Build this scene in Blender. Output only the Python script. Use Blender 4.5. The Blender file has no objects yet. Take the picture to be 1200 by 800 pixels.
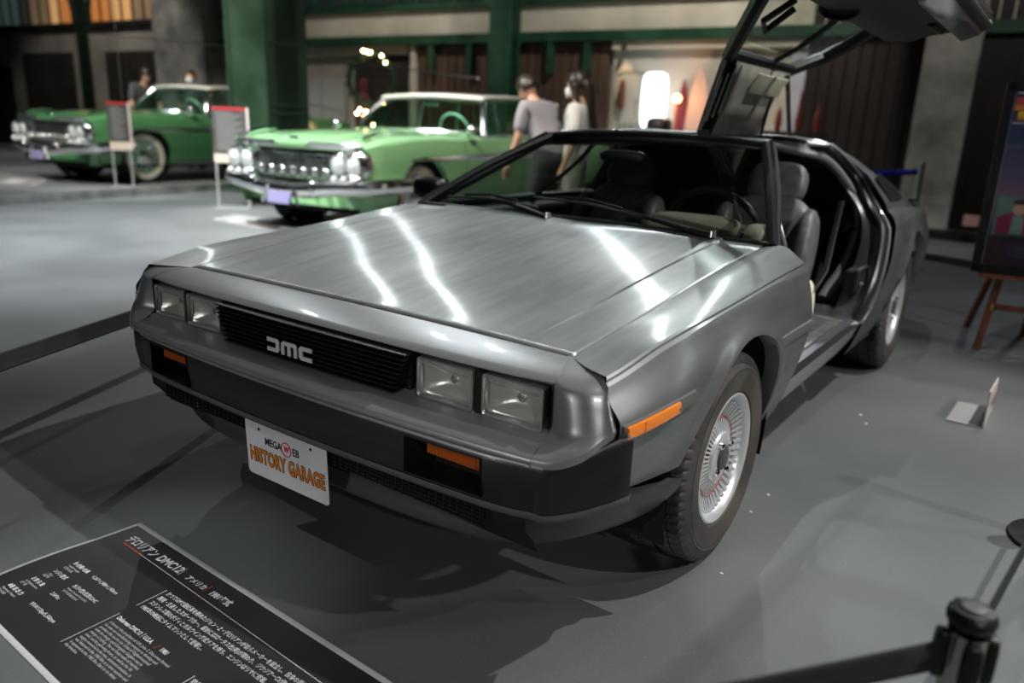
import bpy, bmesh, math, random
import numpy as np
from mathutils import Vector, Matrix
random.seed(7)
PI = math.pi
C = bpy.context.scene.collection
SC = bpy.context.scene

# ---------------------------------------------------------------- camera
CAMP = Vector((1.518, -1.074, 1.170)); YAW, PIT, ROL = -0.61676, 0.27690, 0.04019
fw = Vector((math.sin(YAW)*math.cos(PIT), math.cos(YAW)*math.cos(PIT), -math.sin(PIT)))
rt = Vector((math.cos(YAW), -math.sin(YAW), 0)); up = rt.cross(fw)
r2 = rt*math.cos(ROL) + up*math.sin(ROL); u2 = -rt*math.sin(ROL) + up*math.cos(ROL)
cd = bpy.data.cameras.new('camera'); cam = bpy.data.objects.new('camera', cd); C.objects.link(cam)
cam.matrix_world = Matrix(((r2.x, u2.x, -fw.x, CAMP.x), (r2.y, u2.y, -fw.y, CAMP.y), (r2.z, u2.z, -fw.z, CAMP.z), (0, 0, 0, 1)))
cd.sensor_width = 36; cd.lens = 891.4/1200*36; cd.clip_start = .05; cd.clip_end = 200
cd.dof.use_dof = True; cd.dof.focus_distance = 1.95; cd.dof.aperture_fstop = 1.7
SC.camera = cam

# ---------------------------------------------------------------- world, lights, exposure
w = bpy.data.worlds.new('hall_air'); SC.world = w; w.use_nodes = True
w.node_tree.nodes['Background'].inputs[0].default_value = (.75, .85, 1, 1)
w.node_tree.nodes['Background'].inputs[1].default_value = .035
SC.view_settings.view_transform = 'Standard'; SC.view_settings.look = 'None'
SC.view_settings.exposure = 0.0; SC.view_settings.gamma = 1

def spot(loc, target, power, angle=70, radius=.06, col=(1, .97, .92), blend=.4):
    l = bpy.data.lights.new('hall_or_fill_spot', 'SPOT'); l.energy = power; l.spot_size = math.radians(angle)
    l.spot_blend = blend; l.shadow_soft_size = radius; l.color = col
    o = bpy.data.objects.new('hall_or_fill_spot', l); C.objects.link(o); o.location = loc
    o.rotation_euler = (Vector(target) - Vector(loc)).to_track_quat('-Z', 'Y').to_euler()
    return o
def area(loc, target, power, sx, sy, col=(1, 1, 1)):
    l = bpy.data.lights.new('fill_panel', 'AREA'); l.shape = 'RECTANGLE'; l.size = sx; l.size_y = sy
    l.energy = power; l.color = col
    o = bpy.data.objects.new('fill_panel', l); C.objects.link(o); o.location = loc
    o.rotation_euler = (Vector(target) - Vector(loc)).to_track_quat('-Z', 'Y').to_euler()
    return o
WARM = (1, .93, .82); COOL = (.92, .97, 1)
# key spot above and to the right of the car, others along the ceiling tracks, bar the added ones marked
spot((3.2, 2.6, 5.6), (.6, .9, .4), 1000, 62, .045, (1, .985, .96))
# track rows beyond the tail of the car: their reflections run across the brushed bonnet
spot((-2.0, 8.0, 5.5), (0, .9, .7), 360, 24, .04, COOL)
spot((-1.0, 9.2, 5.5), (.2, .9, .7), 280, 22, .04, COOL)
spot((-5.0, 6.5, 5.7), (-.1, .45, .7), 190, 9.5, .035, COOL)
spot((-5.6, 5.8, 5.6), (-.1, .45, .7), 160, 9.5, .035, COOL)
spot((-7.4, 4.4, 5.6), (-.3, .7, .7), 110, 22, .035, COOL)
spot((3.4, 8.8, 5.4), (.92, .75, .6), 330, 17, .05, COOL)
# right and front of the car
spot((6.0, 1.3, 4.3), (.9, 1.2, .5), 560, 42, .08, (1, .98, .95))
spot((6.4, 3.8, 4.8), (.9, 2.0, .5), 300, 46, .08, (1, .98, .95))
spot((-1.6, -7.6, 1.75), (.0, .12, .46), 400, 14, .10, (1, .97, .94), .6)  # low narrow spot added in front to brighten plate and headlamps
spot((5.6, -3.6, 3.4), (.86, .30, .50), 300, 13, .08, (1, .98, .95), .7)
spot((-1.2, -2.6, 5.2), (-.25, -.32, 0), 420, 13, .06, COOL, .8)  # narrow spot added to brighten the floor sign
# floor and cars on the left
spot((-6.4, 2.2, 5.6), (-5.9, 3.4, 0), 4000, 88, .10, COOL, 1.0)
spot((-6.4, .6, 5.6), (-4.8, 5.2, .7), 1700, 52, .05, WARM)
spot((-3.4, 1.6, 5.6), (-5.0, 5.6, .9), 1000, 50, .05, WARM)
spot((-1.1, 2.4, 5.6), (-3.0, 5.4, 1.0), 900, 40, .05, WARM)
spot((-9.6, .8, 5.6), (-10.8, 5.6, .8), 1500, 50, .05, WARM)
spot((-7.0, 3.2, 5.6), (-10.6, 6.0, .8), 900, 56, .05, WARM)
spot((-14.0, 2.0, 5.6), (-14.0, 4.0, 0), 700, 95, .08, COOL)
spot((2.2, 6.8, 5.6), (2.4, 6.0, 0), 260, 100, .10, COOL)
spot((-2.6, 8.4, 5.9), (-4.4, 11.2, 1.8), 800, 90, .12, WARM)
spot((-8.5, 8.0, 5.9), (-9.5, 11.0, 2.4), 420, 90, .12, WARM)
spot((-17, 6.5, 6), (-18, 9.5, 1.8), 420, 90, .15, WARM)
spot((.3, 1.2, 5.7), (1.4, 4.1, 1.0), 300, 24, .06, COOL)  # spot added to brighten the easel poster
spot((.9, 6.6, 6.0), (0, 10.1, 1.6), 330, 60, .10, WARM)  # spot added to brighten the pillar and right back wall
area((-3, -2.0, 6.4), (-3, -2.0, 0), 34, 14, 6, COOL)  # broad fill panel added under the ceiling, not a real fixture

# ---------------------------------------------------------------- materials
def mat(name, col, rough=.5, metal=0, emit=None, es=0, alpha=1, trans=0, spec=.5, coat=0, ior=1.45):
    m = bpy.data.materials.new(name); m.use_nodes = True
    b = m.node_tree.nodes['Principled BSDF']
    b.inputs['Base Color'].default_value = (*col, 1); b.inputs['Roughness'].default_value = rough
    b.inputs['Metallic'].default_value = metal; b.inputs['Specular IOR Level'].default_value = spec
    b.inputs['IOR'].default_value = ior
    if coat: b.inputs['Coat Weight'].default_value = coat; b.inputs['Coat Roughness'].default_value = .05
    if emit: b.inputs['Emission Color'].default_value = (*emit, 1); b.inputs['Emission Strength'].default_value = es
    if trans: b.inputs['Transmission Weight'].default_value = trans
    if alpha < 1: b.inputs['Alpha'].default_value = alpha
    return m
def N(m, t, **k):
    n = m.node_tree.nodes.new(t)
    for a, v in k.items(): setattr(n, a, v)
    return n
def noisy(m, c1, c2, scale, stretch=(1, 1, 1), detail=6, rough=None, bump=0, bscale=None, lo=.35, hi=.65, bdist=.01):
    """colour (and roughness / relief) variation from object-space noise"""
    L = m.node_tree.links; b = m.node_tree.nodes['Principled BSDF']
    tc = N(m, 'ShaderNodeTexCoord'); mp = N(m, 'ShaderNodeMapping'); mp.inputs['Scale'].default_value = stretch
    L.new(tc.outputs['Object'], mp.inputs[0])
    nz = N(m, 'ShaderNodeTexNoise'); nz.inputs['Scale'].default_value = scale; nz.inputs['Detail'].default_value = detail
    L.new(mp.outputs[0], nz.inputs['Vector'])
    rp = N(m, 'ShaderNodeValToRGB'); rp.color_ramp.elements[0].position = lo; rp.color_ramp.elements[1].position = hi
    rp.color_ramp.elements[0].color = (*c1, 1); rp.color_ramp.elements[1].color = (*c2, 1)
    L.new(nz.outputs['Fac'], rp.inputs[0]); L.new(rp.outputs[0], b.inputs['Base Color'])
    if rough:
        mr = N(m, 'ShaderNodeMapRange'); mr.inputs['From Min'].default_value = .3; mr.inputs['From Max'].default_value = .7
        mr.inputs['To Min'].default_value = rough[0]; mr.inputs['To Max'].default_value = rough[1]
        L.new(nz.outputs['Fac'], mr.inputs['Value']); L.new(mr.outputs[0], b.inputs['Roughness'])
    if bump:
        n2 = N(m, 'ShaderNodeTexNoise'); n2.inputs['Scale'].default_value = bscale or scale; n2.inputs['Detail'].default_value = 4
        L.new(mp.outputs[0], n2.inputs['Vector'])
        bp = N(m, 'ShaderNodeBump'); bp.inputs['Strength'].default_value = bump; bp.inputs['Distance'].default_value = bdist
        L.new(n2.outputs['Fac'], bp.inputs['Height']); L.new(bp.outputs[0], b.inputs['Normal'])
    return m

def steel():
    """brushed sheet: three lobes of a metal whose grain runs fore and aft (world y)"""
    m = bpy.data.materials.new('brushed_stainless'); m.use_nodes = True; nt = m.node_tree; nt.nodes.clear(); L = nt.links
    out = nt.nodes.new('ShaderNodeOutputMaterial')
    tc = N(m, 'ShaderNodeTexCoord'); mp = N(m, 'ShaderNodeMapping'); mp.inputs['Scale'].default_value = (14, 1.6, 14); L.new(tc.outputs['Object'], mp.inputs[0])
    nz = N(m, 'ShaderNodeTexNoise'); nz.inputs['Scale'].default_value = 1.6; nz.inputs['Detail'].default_value = 6; L.new(mp.outputs[0], nz.inputs['Vector'])
    mp2 = N(m, 'ShaderNodeMapping'); mp2.inputs['Scale'].default_value = (2.2, 1.3, 2.2); L.new(tc.outputs['Object'], mp2.inputs[0])
    n2 = N(m, 'ShaderNodeTexNoise'); n2.inputs['Scale'].default_value = 2; n2.inputs['Detail'].default_value = 5; L.new(mp2.outputs[0], n2.inputs['Vector'])
    ad = N(m, 'ShaderNodeMath', operation='ADD'); L.new(nz.outputs['Fac'], ad.inputs[0]); L.new(n2.outputs['Fac'], ad.inputs[1])
    mr = N(m, 'ShaderNodeMapRange'); mr.inputs['From Min'].default_value = .7; mr.inputs['From Max'].default_value = 1.3
    L.new(ad.outputs[0], mr.inputs['Value'])
    rp = N(m, 'ShaderNodeMixRGB'); rp.inputs[1].default_value = (.305, .322, .318, 1); rp.inputs[2].default_value = (.43, .446, .440, 1); L.new(mr.outputs[0], rp.inputs[0])
    cv = N(m, 'ShaderNodeCombineXYZ'); cv.inputs[1].default_value = 1.0
    mp3 = N(m, 'ShaderNodeMapping'); mp3.inputs['Scale'].default_value = (4, 2.2, 4); L.new(tc.outputs['Object'], mp3.inputs[0])
    n3 = N(m, 'ShaderNodeTexNoise'); n3.inputs['Scale'].default_value = 1; n3.inputs['Detail'].default_value = 0; L.new(mp3.outputs[0], n3.inputs['Vector'])
    bp = N(m, 'ShaderNodeBump'); bp.inputs['Strength'].default_value = .10; bp.inputs['Distance'].default_value = .006; L.new(n3.outputs['Fac'], bp.inputs['Height'])
    def lobe(r, a):
        g = N(m, 'ShaderNodeBsdfAnisotropic'); g.inputs['Roughness'].default_value = r; g.inputs['Anisotropy'].default_value = a; g.inputs['Rotation'].default_value = 0
        L.new(rp.outputs[0], g.inputs['Color']); L.new(bp.outputs[0], g.inputs['Normal']); L.new(cv.outputs[0], g.inputs['Tangent']); return g
    a, b, c = lobe(.62, .15), lobe(.40, .55), lobe(.21, .80)
    m1 = N(m, 'ShaderNodeMixShader'); m1.inputs[0].default_value = .48; L.new(a.outputs[0], m1.inputs[1]); L.new(b.outputs[0], m1.inputs[2])
    m2 = N(m, 'ShaderNodeMixShader'); m2.inputs[0].default_value = .26; L.new(m1.outputs[0], m2.inputs[1]); L.new(c.outputs[0], m2.inputs[2])
    L.new(m2.outputs[0], out.inputs[0]); return m
M = {}
M['steel'] = steel()
M['fascia'] = mat('grey_urethane_paint', (.33, .34, .345), .34, .5, coat=.3)
M['bumper'] = mat('dark_grey_bumper', (.018, .019, .021), .38, 0, coat=.15)
M['trimstrip'] = mat('grey_rubber_strip', (.10, .10, .098), .45)
M['black'] = mat('satin_black', (.010, .010, .011), .38)
M['matt'] = mat('matt_black', (.006, .006, .006), .8)
M['pillarblack'] = mat('pillar_black', (.008, .009, .012), .55, spec=.3)
M['rubber'] = noisy(mat('tyre_rubber', (.03, .03, .03), .55), (.035, .035, .035), (.065, .062, .058), 9, rough=(.5, .75))
M['sidewall'] = noisy(mat('dusty_sidewall', (.05, .045, .04), .7), (.030, .028, .027), (.085, .072, .060), 6, rough=(.55, .8))
M['chrome'] = mat('chrome', (.85, .86, .87), .06, 1)
M['satinmetal'] = mat('satin_aluminium', (.72, .73, .74), .28, 1)
M['badge'] = mat('badge_silver', (.80, .81, .82), .45, .35)
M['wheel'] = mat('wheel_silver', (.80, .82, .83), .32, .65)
M['orange'] = mat('amber_lens', (.85, .22, .01), .25, 0, coat=.6)
M['orangedark'] = mat('amber_lens_recessed', (.50, .10, .005), .3, 0, coat=.5)
def winmat(name, col, a):
    m = bpy.data.materials.new(name); m.use_nodes = True; nt = m.node_tree; nt.nodes.clear()
    o = nt.nodes.new('ShaderNodeOutputMaterial'); t = nt.nodes.new('ShaderNodeBsdfTransparent'); t.inputs[0].default_value = (*col, 1)
    g = nt.nodes.new('ShaderNodeBsdfGlossy'); g.inputs['Roughness'].default_value = .03
    f = nt.nodes.new('ShaderNodeFresnel'); ge = nt.nodes.new('ShaderNodeNewGeometry'); mr = nt.nodes.new('ShaderNodeMapRange'); mr.inputs['To Min'].default_value = a; mr.inputs['To Max'].default_value = 1/a
    nt.links.new(ge.outputs['Backfacing'], mr.inputs['Value']); nt.links.new(mr.outputs[0], f.inputs[0]); mx = nt.nodes.new('ShaderNodeMixShader')
    nt.links.new(f.outputs[0], mx.inputs[0]); nt.links.new(t.outputs[0], mx.inputs[1]); nt.links.new(g.outputs[0], mx.inputs[2])
    nt.links.new(mx.outputs[0], o.inputs[0]); return m
M['glass'] = winmat('tinted_car_glass', (.70, .75, .72), 1.42)
M['lamp_glass'] = winmat('lamp_glass', (.93, .94, .93), 1.5)
M['reflector'] = mat('lamp_reflector', (.88, .88, .85), .30, .60)
M['clear'] = winmat('clear_acrylic', (.93, .95, .94), 1.45)
M['leather'] = noisy(mat('grey_leather', (.2, .2, .2), .42), (.085, .088, .088), (.13, .13, .128), 30, bump=.3, bscale=140, bdist=.002)
M['darkleather'] = mat('charcoal_vinyl', (.028, .029, .031), .5)
M['cream'] = noisy(mat('cream_vinyl', (.6, .56, .44), .5), (.66, .62, .46), (.76, .71, .55), 8)
M['beige'] = noisy(mat('beige_headliner', (.4, .36, .32), .9), (.30, .265, .235), (.40, .36, .325), 12, bump=.2, bscale=200, bdist=.002)
M['platewhite'] = noisy(mat('plate_white', (.8, .81, .83), .35, coat=.3), (.70, .71, .74), (.80, .81, .84), 5)
M['ink'] = mat('black_ink', (.012, .012, .012), .5)
M['inkorange'] = mat('orange_ink', (.66, .20, .008), .5)
M['inkred'] = mat('crimson_ink', (.62, .02, .06), .5)
M['white'] = mat('white_paint', (.80, .80, .78), .5)

# ---------------------------------------------------------------- mesh helpers
class MB:
    def __init__(s): s.v = []; s.f = []; s.mi = []
    def add(s, v, f, mi=0):
        o = len(s.v); s.v += [tuple(p) for p in v]; s.f += [tuple(i+o for i in q) for q in f]; s.mi += [mi]*len(f); return s
    def box(s, c, d, mi=0, R=None):
        x, y, z = [k/2 for k in d]; P = [Vector((a*x, b*y, e*z)) for a in (-1, 1) for b in (-1, 1) for e in (-1, 1)]
        if R is not None: P = [R @ p for p in P]
        P = [p+Vector(c) for p in P]
        return s.add(P, [(0, 1, 3, 2), (4, 6, 7, 5), (0, 4, 5, 1), (2, 3, 7, 6), (0, 2, 6, 4), (1, 5, 7, 3)], mi)
    def grid(s, rows, mi=0, closeu=False, closev=False, flip=False):
        n, k = len(rows), len(rows[0]); v = [p for r in rows for p in r]; f = []
        for i in range(n if closev else n-1):
            for j in range(k if closeu else k-1):
                a, b = i*k+j, i*k+(j+1) % k; c, d = ((i+1) % n)*k+(j+1) % k, ((i+1) % n)*k+j
                f.append((a, d, c, b) if flip else (a, b, c, d))
        return s.add(v, f, mi)
    def tube(s, pts, r, n=8, mi=0, closed=False, cap=True, flat=1.0, upv=(0, 0, 1)):
        pts = [Vector(p) for p in pts]; rows = []; m = len(pts)
        for i, p in enumerate(pts):
            a = pts[i-1] if (i or closed) else pts[i]; b = pts[(i+1) % m] if (i < m-1 or closed) else pts[i]
            t = (b-a).normalized(); u = Vector(upv)
            if abs(t.dot(u)) > .95: u = Vector((1, 0, 0))
            x = t.cross(u).normalized(); y = x.cross(t).normalized()
            rr = r[i] if isinstance(r, (list, tuple)) else r
            rows.append([p + x*rr*math.cos(2*PI*k/n) + y*rr*flat*math.sin(2*PI*k/n) for k in range(n)])
        s.grid(rows, mi, closeu=True, closev=closed)
        if cap and not closed:
            o = len(s.v)-m*n
            s.f.append(tuple(o+k for k in range(n))); s.f.append(tuple(o+(m-1)*n+k for k in reversed(range(n)))); s.mi += [mi, mi]
        return s
    def lathe(s, prof, n=48, c=(0, 0, 0), axis='z', mi=0, closed=False):
        rows = []
        for r, h in prof:
            row = []
            for k in range(n):
                a = 2*PI*k/n; p = (r*math.cos(a), r*math.sin(a), h)
                if axis == 'x': p = (p[2], p[0], p[1])
                elif axis == 'y': p = (p[0], p[2], p[1])
                row.append((p[0]+c[0], p[1]+c[1], p[2]+c[2]))
            rows.append(row)
        return s.grid(rows, mi, closeu=True, closev=closed)
    def prism(s, poly, vec, mi=0):
        n = len(poly); vec = Vector(vec); P = [Vector(p) for p in poly]
        f = [tuple(range(n)), tuple(reversed(range(n, 2*n)))] + [(i, i+n, (i+1) % n+n, (i+1) % n) for i in range(n)]
        return s.add(P+[p+vec for p in P], f, mi)
    def puff(s, c, d, e=3.5, n=14, mi=0, R=None):
        """rounded cushion: a cube projected towards a superellipsoid"""
        for ax in range(3):
            for sg in (-1, 1):
                rows = []
                for i in range(n+1):
                    row = []
                    for j in range(n+1):
                        q = [0, 0, 0]; q[ax] = sg; q[(ax+1) % 3] = math.sin((-1+2*i/n)*PI/2); q[(ax+2) % 3] = math.sin((-1+2*j/n)*PI/2)
                        k = sum(abs(t)**e for t in q)**(-1/e)
                        p = Vector((q[0]*k*d[0]/2, q[1]*k*d[1]/2, q[2]*k*d[2]/2))
                        if R is not None: p = R @ p
                        row.append(p+Vector(c))
                    rows.append(row)
                s.grid(rows, mi, flip=(sg < 0))
        return s
    def build(s, name, m, parent=None, smooth=True, angle=35, solid=0, bevel=0, off=-1, **tags):
        me = bpy.data.meshes.new(name); me.from_pydata(s.v, [], s.f)
        for k in (m if isinstance(m, (list, tuple)) else [m]): me.materials.append(M[k] if isinstance(k, str) else k)
        me.polygons.foreach_set('material_index', s.mi)
        bm = bmesh.new(); bm.from_mesh(me); bmesh.ops.remove_doubles(bm, verts=bm.verts, dist=1e-5)
        bmesh.ops.dissolve_degenerate(bm, edges=bm.edges, dist=1e-6)
        bmesh.ops.recalc_face_normals(bm, faces=bm.faces) if solid == 0 else None
        bm.to_mesh(me); bm.free()
        if smooth: me.shade_smooth(); me.set_sharp_from_angle(angle=math.radians(angle))
        o = bpy.data.objects.new(name, me); C.objects.link(o)
        if parent is not None: o.parent = parent
        if solid: md = o.modifiers.new('s', 'SOLIDIFY'); md.thickness = solid; md.offset = off; md.use_even_offset = False
        if bevel: md = o.modifiers.new('b', 'BEVEL'); md.width = bevel; md.segments = 2; md.limit_method = 'ANGLE'; md.angle_limit = .6
        for k, v in tags.items(): o[k] = v
        return o
def thing(name, label, cat, loc=(0, 0, 0), rz=0, group=None):
    o = bpy.data.objects.new(name, None); C.objects.link(o); o.empty_display_size = .2
    o.location = loc; o.rotation_euler = (0, 0, rz); o['label'] = label; o['category'] = cat
    if group: o['group'] = group
    return o
def T(o, label, cat, group=None):
    o['label'] = label; o['category'] = cat
    if group: o['group'] = group
    return o
def cr(P, n):
    """Catmull-Rom through points (tuples of any length), n steps per span"""
    P = [np.array(p, float) for p in P]; out = []
    for i in range(len(P)-1):
        a, b, c, d = P[max(i-1, 0)], P[i], P[i+1], P[min(i+2, len(P)-1)]
        if i == 0: a = 2*b-c
        if i == len(P)-2: d = 2*c-b
        for k in range(n):
            t = k/n; out.append(.5*(2*b+(c-a)*t+(2*a-5*b+4*c-d)*t*t+(3*b-a-3*c+d)*t**3))
    out.append(P[-1]); return out
def net(rows, nu=6, nv=6):
    fine = [cr(r, nu) for r in rows]
    cols = [cr([fine[i][j] for i in range(len(fine))], nv) for j in range(len(fine[0]))]
    return [[tuple(cols[j][i]) for j in range(len(cols))] for i in range(len(cols[0]))]
def sm(x, xs, ys):
    """smooth monotone interpolation of a table"""
    if x <= xs[0]: return ys[0]
    if x >= xs[-1]: return ys[-1]
    i = max(k for k in range(len(xs)) if xs[k] <= x); h = xs[i+1]-xs[i]; t = (x-xs[i])/h
    def sl(k):
        if k <= 0 or k >= len(xs)-1: return (ys[min(k+1, len(xs)-1)]-ys[max(k-1, 0)])/(xs[min(k+1, len(xs)-1)]-xs[max(k-1, 0)])
        a = (ys[k]-ys[k-1])/(xs[k]-xs[k-1]); b = (ys[k+1]-ys[k])/(xs[k+1]-xs[k]); return 0 if a*b <= 0 else 2*a*b/(a+b)
    m0, m1 = sl(i)*h, sl(i+1)*h
    return (2*t**3-3*t*t+1)*ys[i]+(t**3-2*t*t+t)*m0+(-2*t**3+3*t*t)*ys[i+1]+(t**3-t*t)*m1
def mir(rows): return [[(-p[0], p[1], p[2]) for p in r] for r in rows]
def text(name, body, m, parent, origin, ux, uy, size, ext=.0006, sx=1, shear=0, bold=0, align='LEFT', space=1):
    cu = bpy.data.curves.new(name, 'FONT'); cu.body = body; cu.size = size; cu.extrude = ext; cu.shear = shear; cu.offset = bold
    cu.align_x = align; cu.resolution_u = 3; cu.space_character = space
    t = bpy.data.objects.new('tmp', cu); C.objects.link(t)
    me = bpy.data.meshes.new_from_object(t.evaluated_get(bpy.context.evaluated_depsgraph_get()))
    bpy.data.objects.remove(t)
    ux = Vector(ux).normalized(); uy = Vector(uy).normalized(); uz = ux.cross(uy)
    for v in me.vertices: v.co = Vector(origin) + ux*v.co.x*sx + uy*v.co.y + uz*v.co.z
    me.materials.clear(); me.materials.append(M[m]); me.name = name
    o = bpy.data.objects.new(name, me); C.objects.link(o)
    if parent is not None: o.parent = parent
    return o
def copy_tree(o, parent=None):
    c = o.copy(); C.objects.link(c); c.parent = parent
    for ch in o.children: copy_tree(ch, c)
    return c
# ================================================================ the stainless gullwing coupe (nose at y=0, its left side is +x)
car = thing('sports_car', 'brushed stainless steel gullwing coupe in the foreground with its left door raised', 'car')
XY = [.1, .2, .35, .6, 1.0, 1.4, 2.2, 2.9, 3.3, 3.8, 4.05, 4.2]
def xm(y): return sm(y, XY, [.875, .893, .907, .915, .92, .922, .928, .932, .935, .92, .88, .80])
def czf(y): return sm(y, [.13, .20, .42, .82, 1.34, 2.2, 3.0, 3.8, 4.2], [.685, .693, .730, .758, .785, .80, .805, .80, .78])
def xcf(y): return xm(y) - sm(y, [.1, .3, 1, 2, 4.2], [.058, .054, .05, .05, .06])
def xside(y, z):
    zc, xc, xo = czf(y), xcf(y), xm(y)
    zs = [.15, .22, .30, .40, .50, .575, .61, zc-.035, zc-.008, zc]
    xs = [xo-.15, xo-.105, xo-.066, xo-.036, xo-.012, xo-.001, xo, xc+.021, xc+.009, xc]
    return sm(z, zs, xs)
GX = lambda y: sm(y, [.285, .625, .914, 1.343, 1.42], [.715, .724, .727, .742, .748])
GZ = lambda y: sm(y, [.2, .285, .625, .914, 1.343, 1.42], [.681, .693, .733, .768, .815, .822])
FA = (.868, .30, .360); RA = (3.285, .335, .395)

def arch_cols(y0, y1, A, zbot, dy=.035):
    yc, zc, R = A; th0 = math.asin(max(-1, min(1, (zbot-zc)/R))); ys = []
    n = 34
    for k in range(n+1):
        th = th0+(PI-2*th0)*k/n; ys.append((yc-R*math.cos(th) if True else 0, zc+R*math.sin(th)))
    a = [(y0+(ys[0][0]-y0)*k/max(1, int((ys[0][0]-y0)/dy)), None) for k in range(max(1, int((ys[0][0]-y0)/dy)))]
    m = max(1, int((y1-ys[-1][0])/dy)); b = [(ys[-1][0]+(y1-ys[-1][0])*(k+1)/m, None) for k in range(m)]
    return a, ys, b
def fender(side):
    f0 = lambda fr: sm(fr, [0, .12, .30, .42, 1], [.283, .231, .196, .189, .190])   # front seam by row fraction
    zb = lambda y: sm(y, [.16, .5], [.455, .400]) if y < FA[0] else .30
    yc, zc, R = FA
    cols = []
    th0 = math.asin((.405-zc)/R); th1 = math.asin((.31-zc)/R)
    ya = yc-R*math.cos(th0)
    for k in range(9): cols.append((.165+(ya-.165)*k/9, None))
    for k in range(41):
        th = th0+(PI-th1-th0)*k/40; cols.append((yc-R*math.cos(th), zc+R*math.sin(th)))
    ye = cols[-1][0]
    for k in range(1, 10): cols.append((ye+(1.425-ye)*k/9, None))
    rows = []
    for y, za in cols:
        zlow = za if za is not None else (zb(y) if y < yc else .235)
        row = []; wt = max(0, 1-(y-.165)/.24)
        for idx in range(63):
            yy = y+(f0(idx/62)-.165)*wt
            G = (GX(max(yy, .285)), GZ(max(yy, .2))); Cx, Cz = xcf(yy), czf(yy)
            if idx < 13:      # top: gap -> crease, gently domed with a soft ridge
                t = idx/12; dome = .016*math.sin(PI*t)*sm(yy, [.28, .7, 1.42], [.15, .7, 1.4])
                x = G[0]+(Cx-G[0])*t; z = G[1]+(Cz-G[1])*t+dome*(1-.35*t)
                if abs(t-.5) < .3: z += .004*sm(yy, [.4, .9, 1.4], [0, .6, 1.0])*math.cos((t-.5)/.3*PI/2)
            elif idx == 13: x, z = Cx+.0045, Cz-.0045
            elif idx == 14: x, z = Cx+.0055, Cz-.0105
            else:
                k = idx-14; z = (Cz-.0105)+(zlow-(Cz-.0105))*k/48; x = xside(yy, z); r = math.hypot(y-yc, z-zc)
                if r >= R-1e-4: x += .010*math.exp(-((r-R)/.035)**2)*(1 if z > .3 else .6)
                if k < 6: x = max(x, Cx+.0055)
            row.append((x, yy, z))
        if za is not None:       # inward flange of the arch lip
            x, yy, z = row[-1]; row.append((x-.006, yy+(yc-yy)*.01, z-.002)); row.append((x-.05, yy, z))
        else:
            x, yy, z = row[-1]; row.append((x-.006, yy, z-.002)); row.append((x-.03, yy, z))
        rows.append(row)
    if side < 0: rows = mir(rows)
    return MB().grid(rows, flip=(side < 0)).build('front_fender', 'steel', car, angle=28)
for s in (1, -1): fender(s)

# ---- hood
def hood_rows():
    rows = []
    xsn = [-1, -.985, -.93, -.86, -.82, -.815, -.75, -.6, -.45, -.3, -.15, 0]; xsn = xsn+[-t for t in reversed(xsn[:-1])]
    for k in range(41):
        y = .285+(1.405-.285)*k/40; gx = GX(y)-.004; row = []
        for t in xsn:
            a = abs(t); x = gx*t
            fade = sm(y, [.32, .55, 1.3], [0, .6, 1])
            z = GZ(y) + .008*(1-a*a)*1.0
            z += fade*(.0065*(1 if a < .80 else max(0, (1-a)/.2)*1.0 if a > .82 else 1))*(1 if a < .817 else .0)
            if y > 1.36: z += (y-1.36)*.10
            row.append((x, y+.0*a, z+.0005))
        rows.append(row)
    return rows
hood = MB().grid(hood_rows()).build('hood', 'steel', car, angle=16, solid=.012)
# cowl panel and inner dark shell under the hood gap
MB().grid([[(x, y, z) for x in (-.74, -.4, 0, .4, .74)] for y, z in ((1.395, .80), (1.42, .795), (1.47, .80), (1.55, .79))]).build('cowl', 'matt', car, solid=.01)
MB().grid([[(x*1.0, y, GZ(y)-.03) for x in (-.80, -.4, 0, .4, .80)] for y in (.2, .5, .8, 1.1, 1.42)]).build('inner_bay', 'matt', car)

# ---- nose: painted fascia, as a section swept over x
PX = [0, .2, .4, .6, .68, .735]
def nose_y(x, k):   # plan bow of the front at height key k
    b = {'hood': .285, 'brow': .150, 'shelfb': .168, 'shelff': .080, 'lip': .062, 'bump': .060, 'bot': .078}[k]
    a = abs(x)
    return b + {'hood': 0, 'brow': .020*(a/.73)**4, 'shelfb': .012*(a/.73)**4}.get(k, .022*(a/.65)**2 if a < .65 else .022+.10*(a-.65))
def brow_rows():
    rows = []
    for k in range(-15, 16):
        x = .745*k/15; rows.append([(x*.965, .283, .6935+.006*(1-(x/.72)**2)), (x*.97, .262, .6925+.005*(1-(x/.72)**2)), (x*.985, .22, .687), (x, nose_y(x, 'brow')+.022, .6795), (x, nose_y(x, 'brow')+.006, .6735), (x, nose_y(x, 'brow'), .667), (x, nose_y(x, 'brow')+.006, .662), (x, nose_y(x, 'brow')+.05, .661)])
    return rows
MB().grid(brow_rows(), flip=True).build('front_fascia', 'fascia', car, angle=50)
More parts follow.
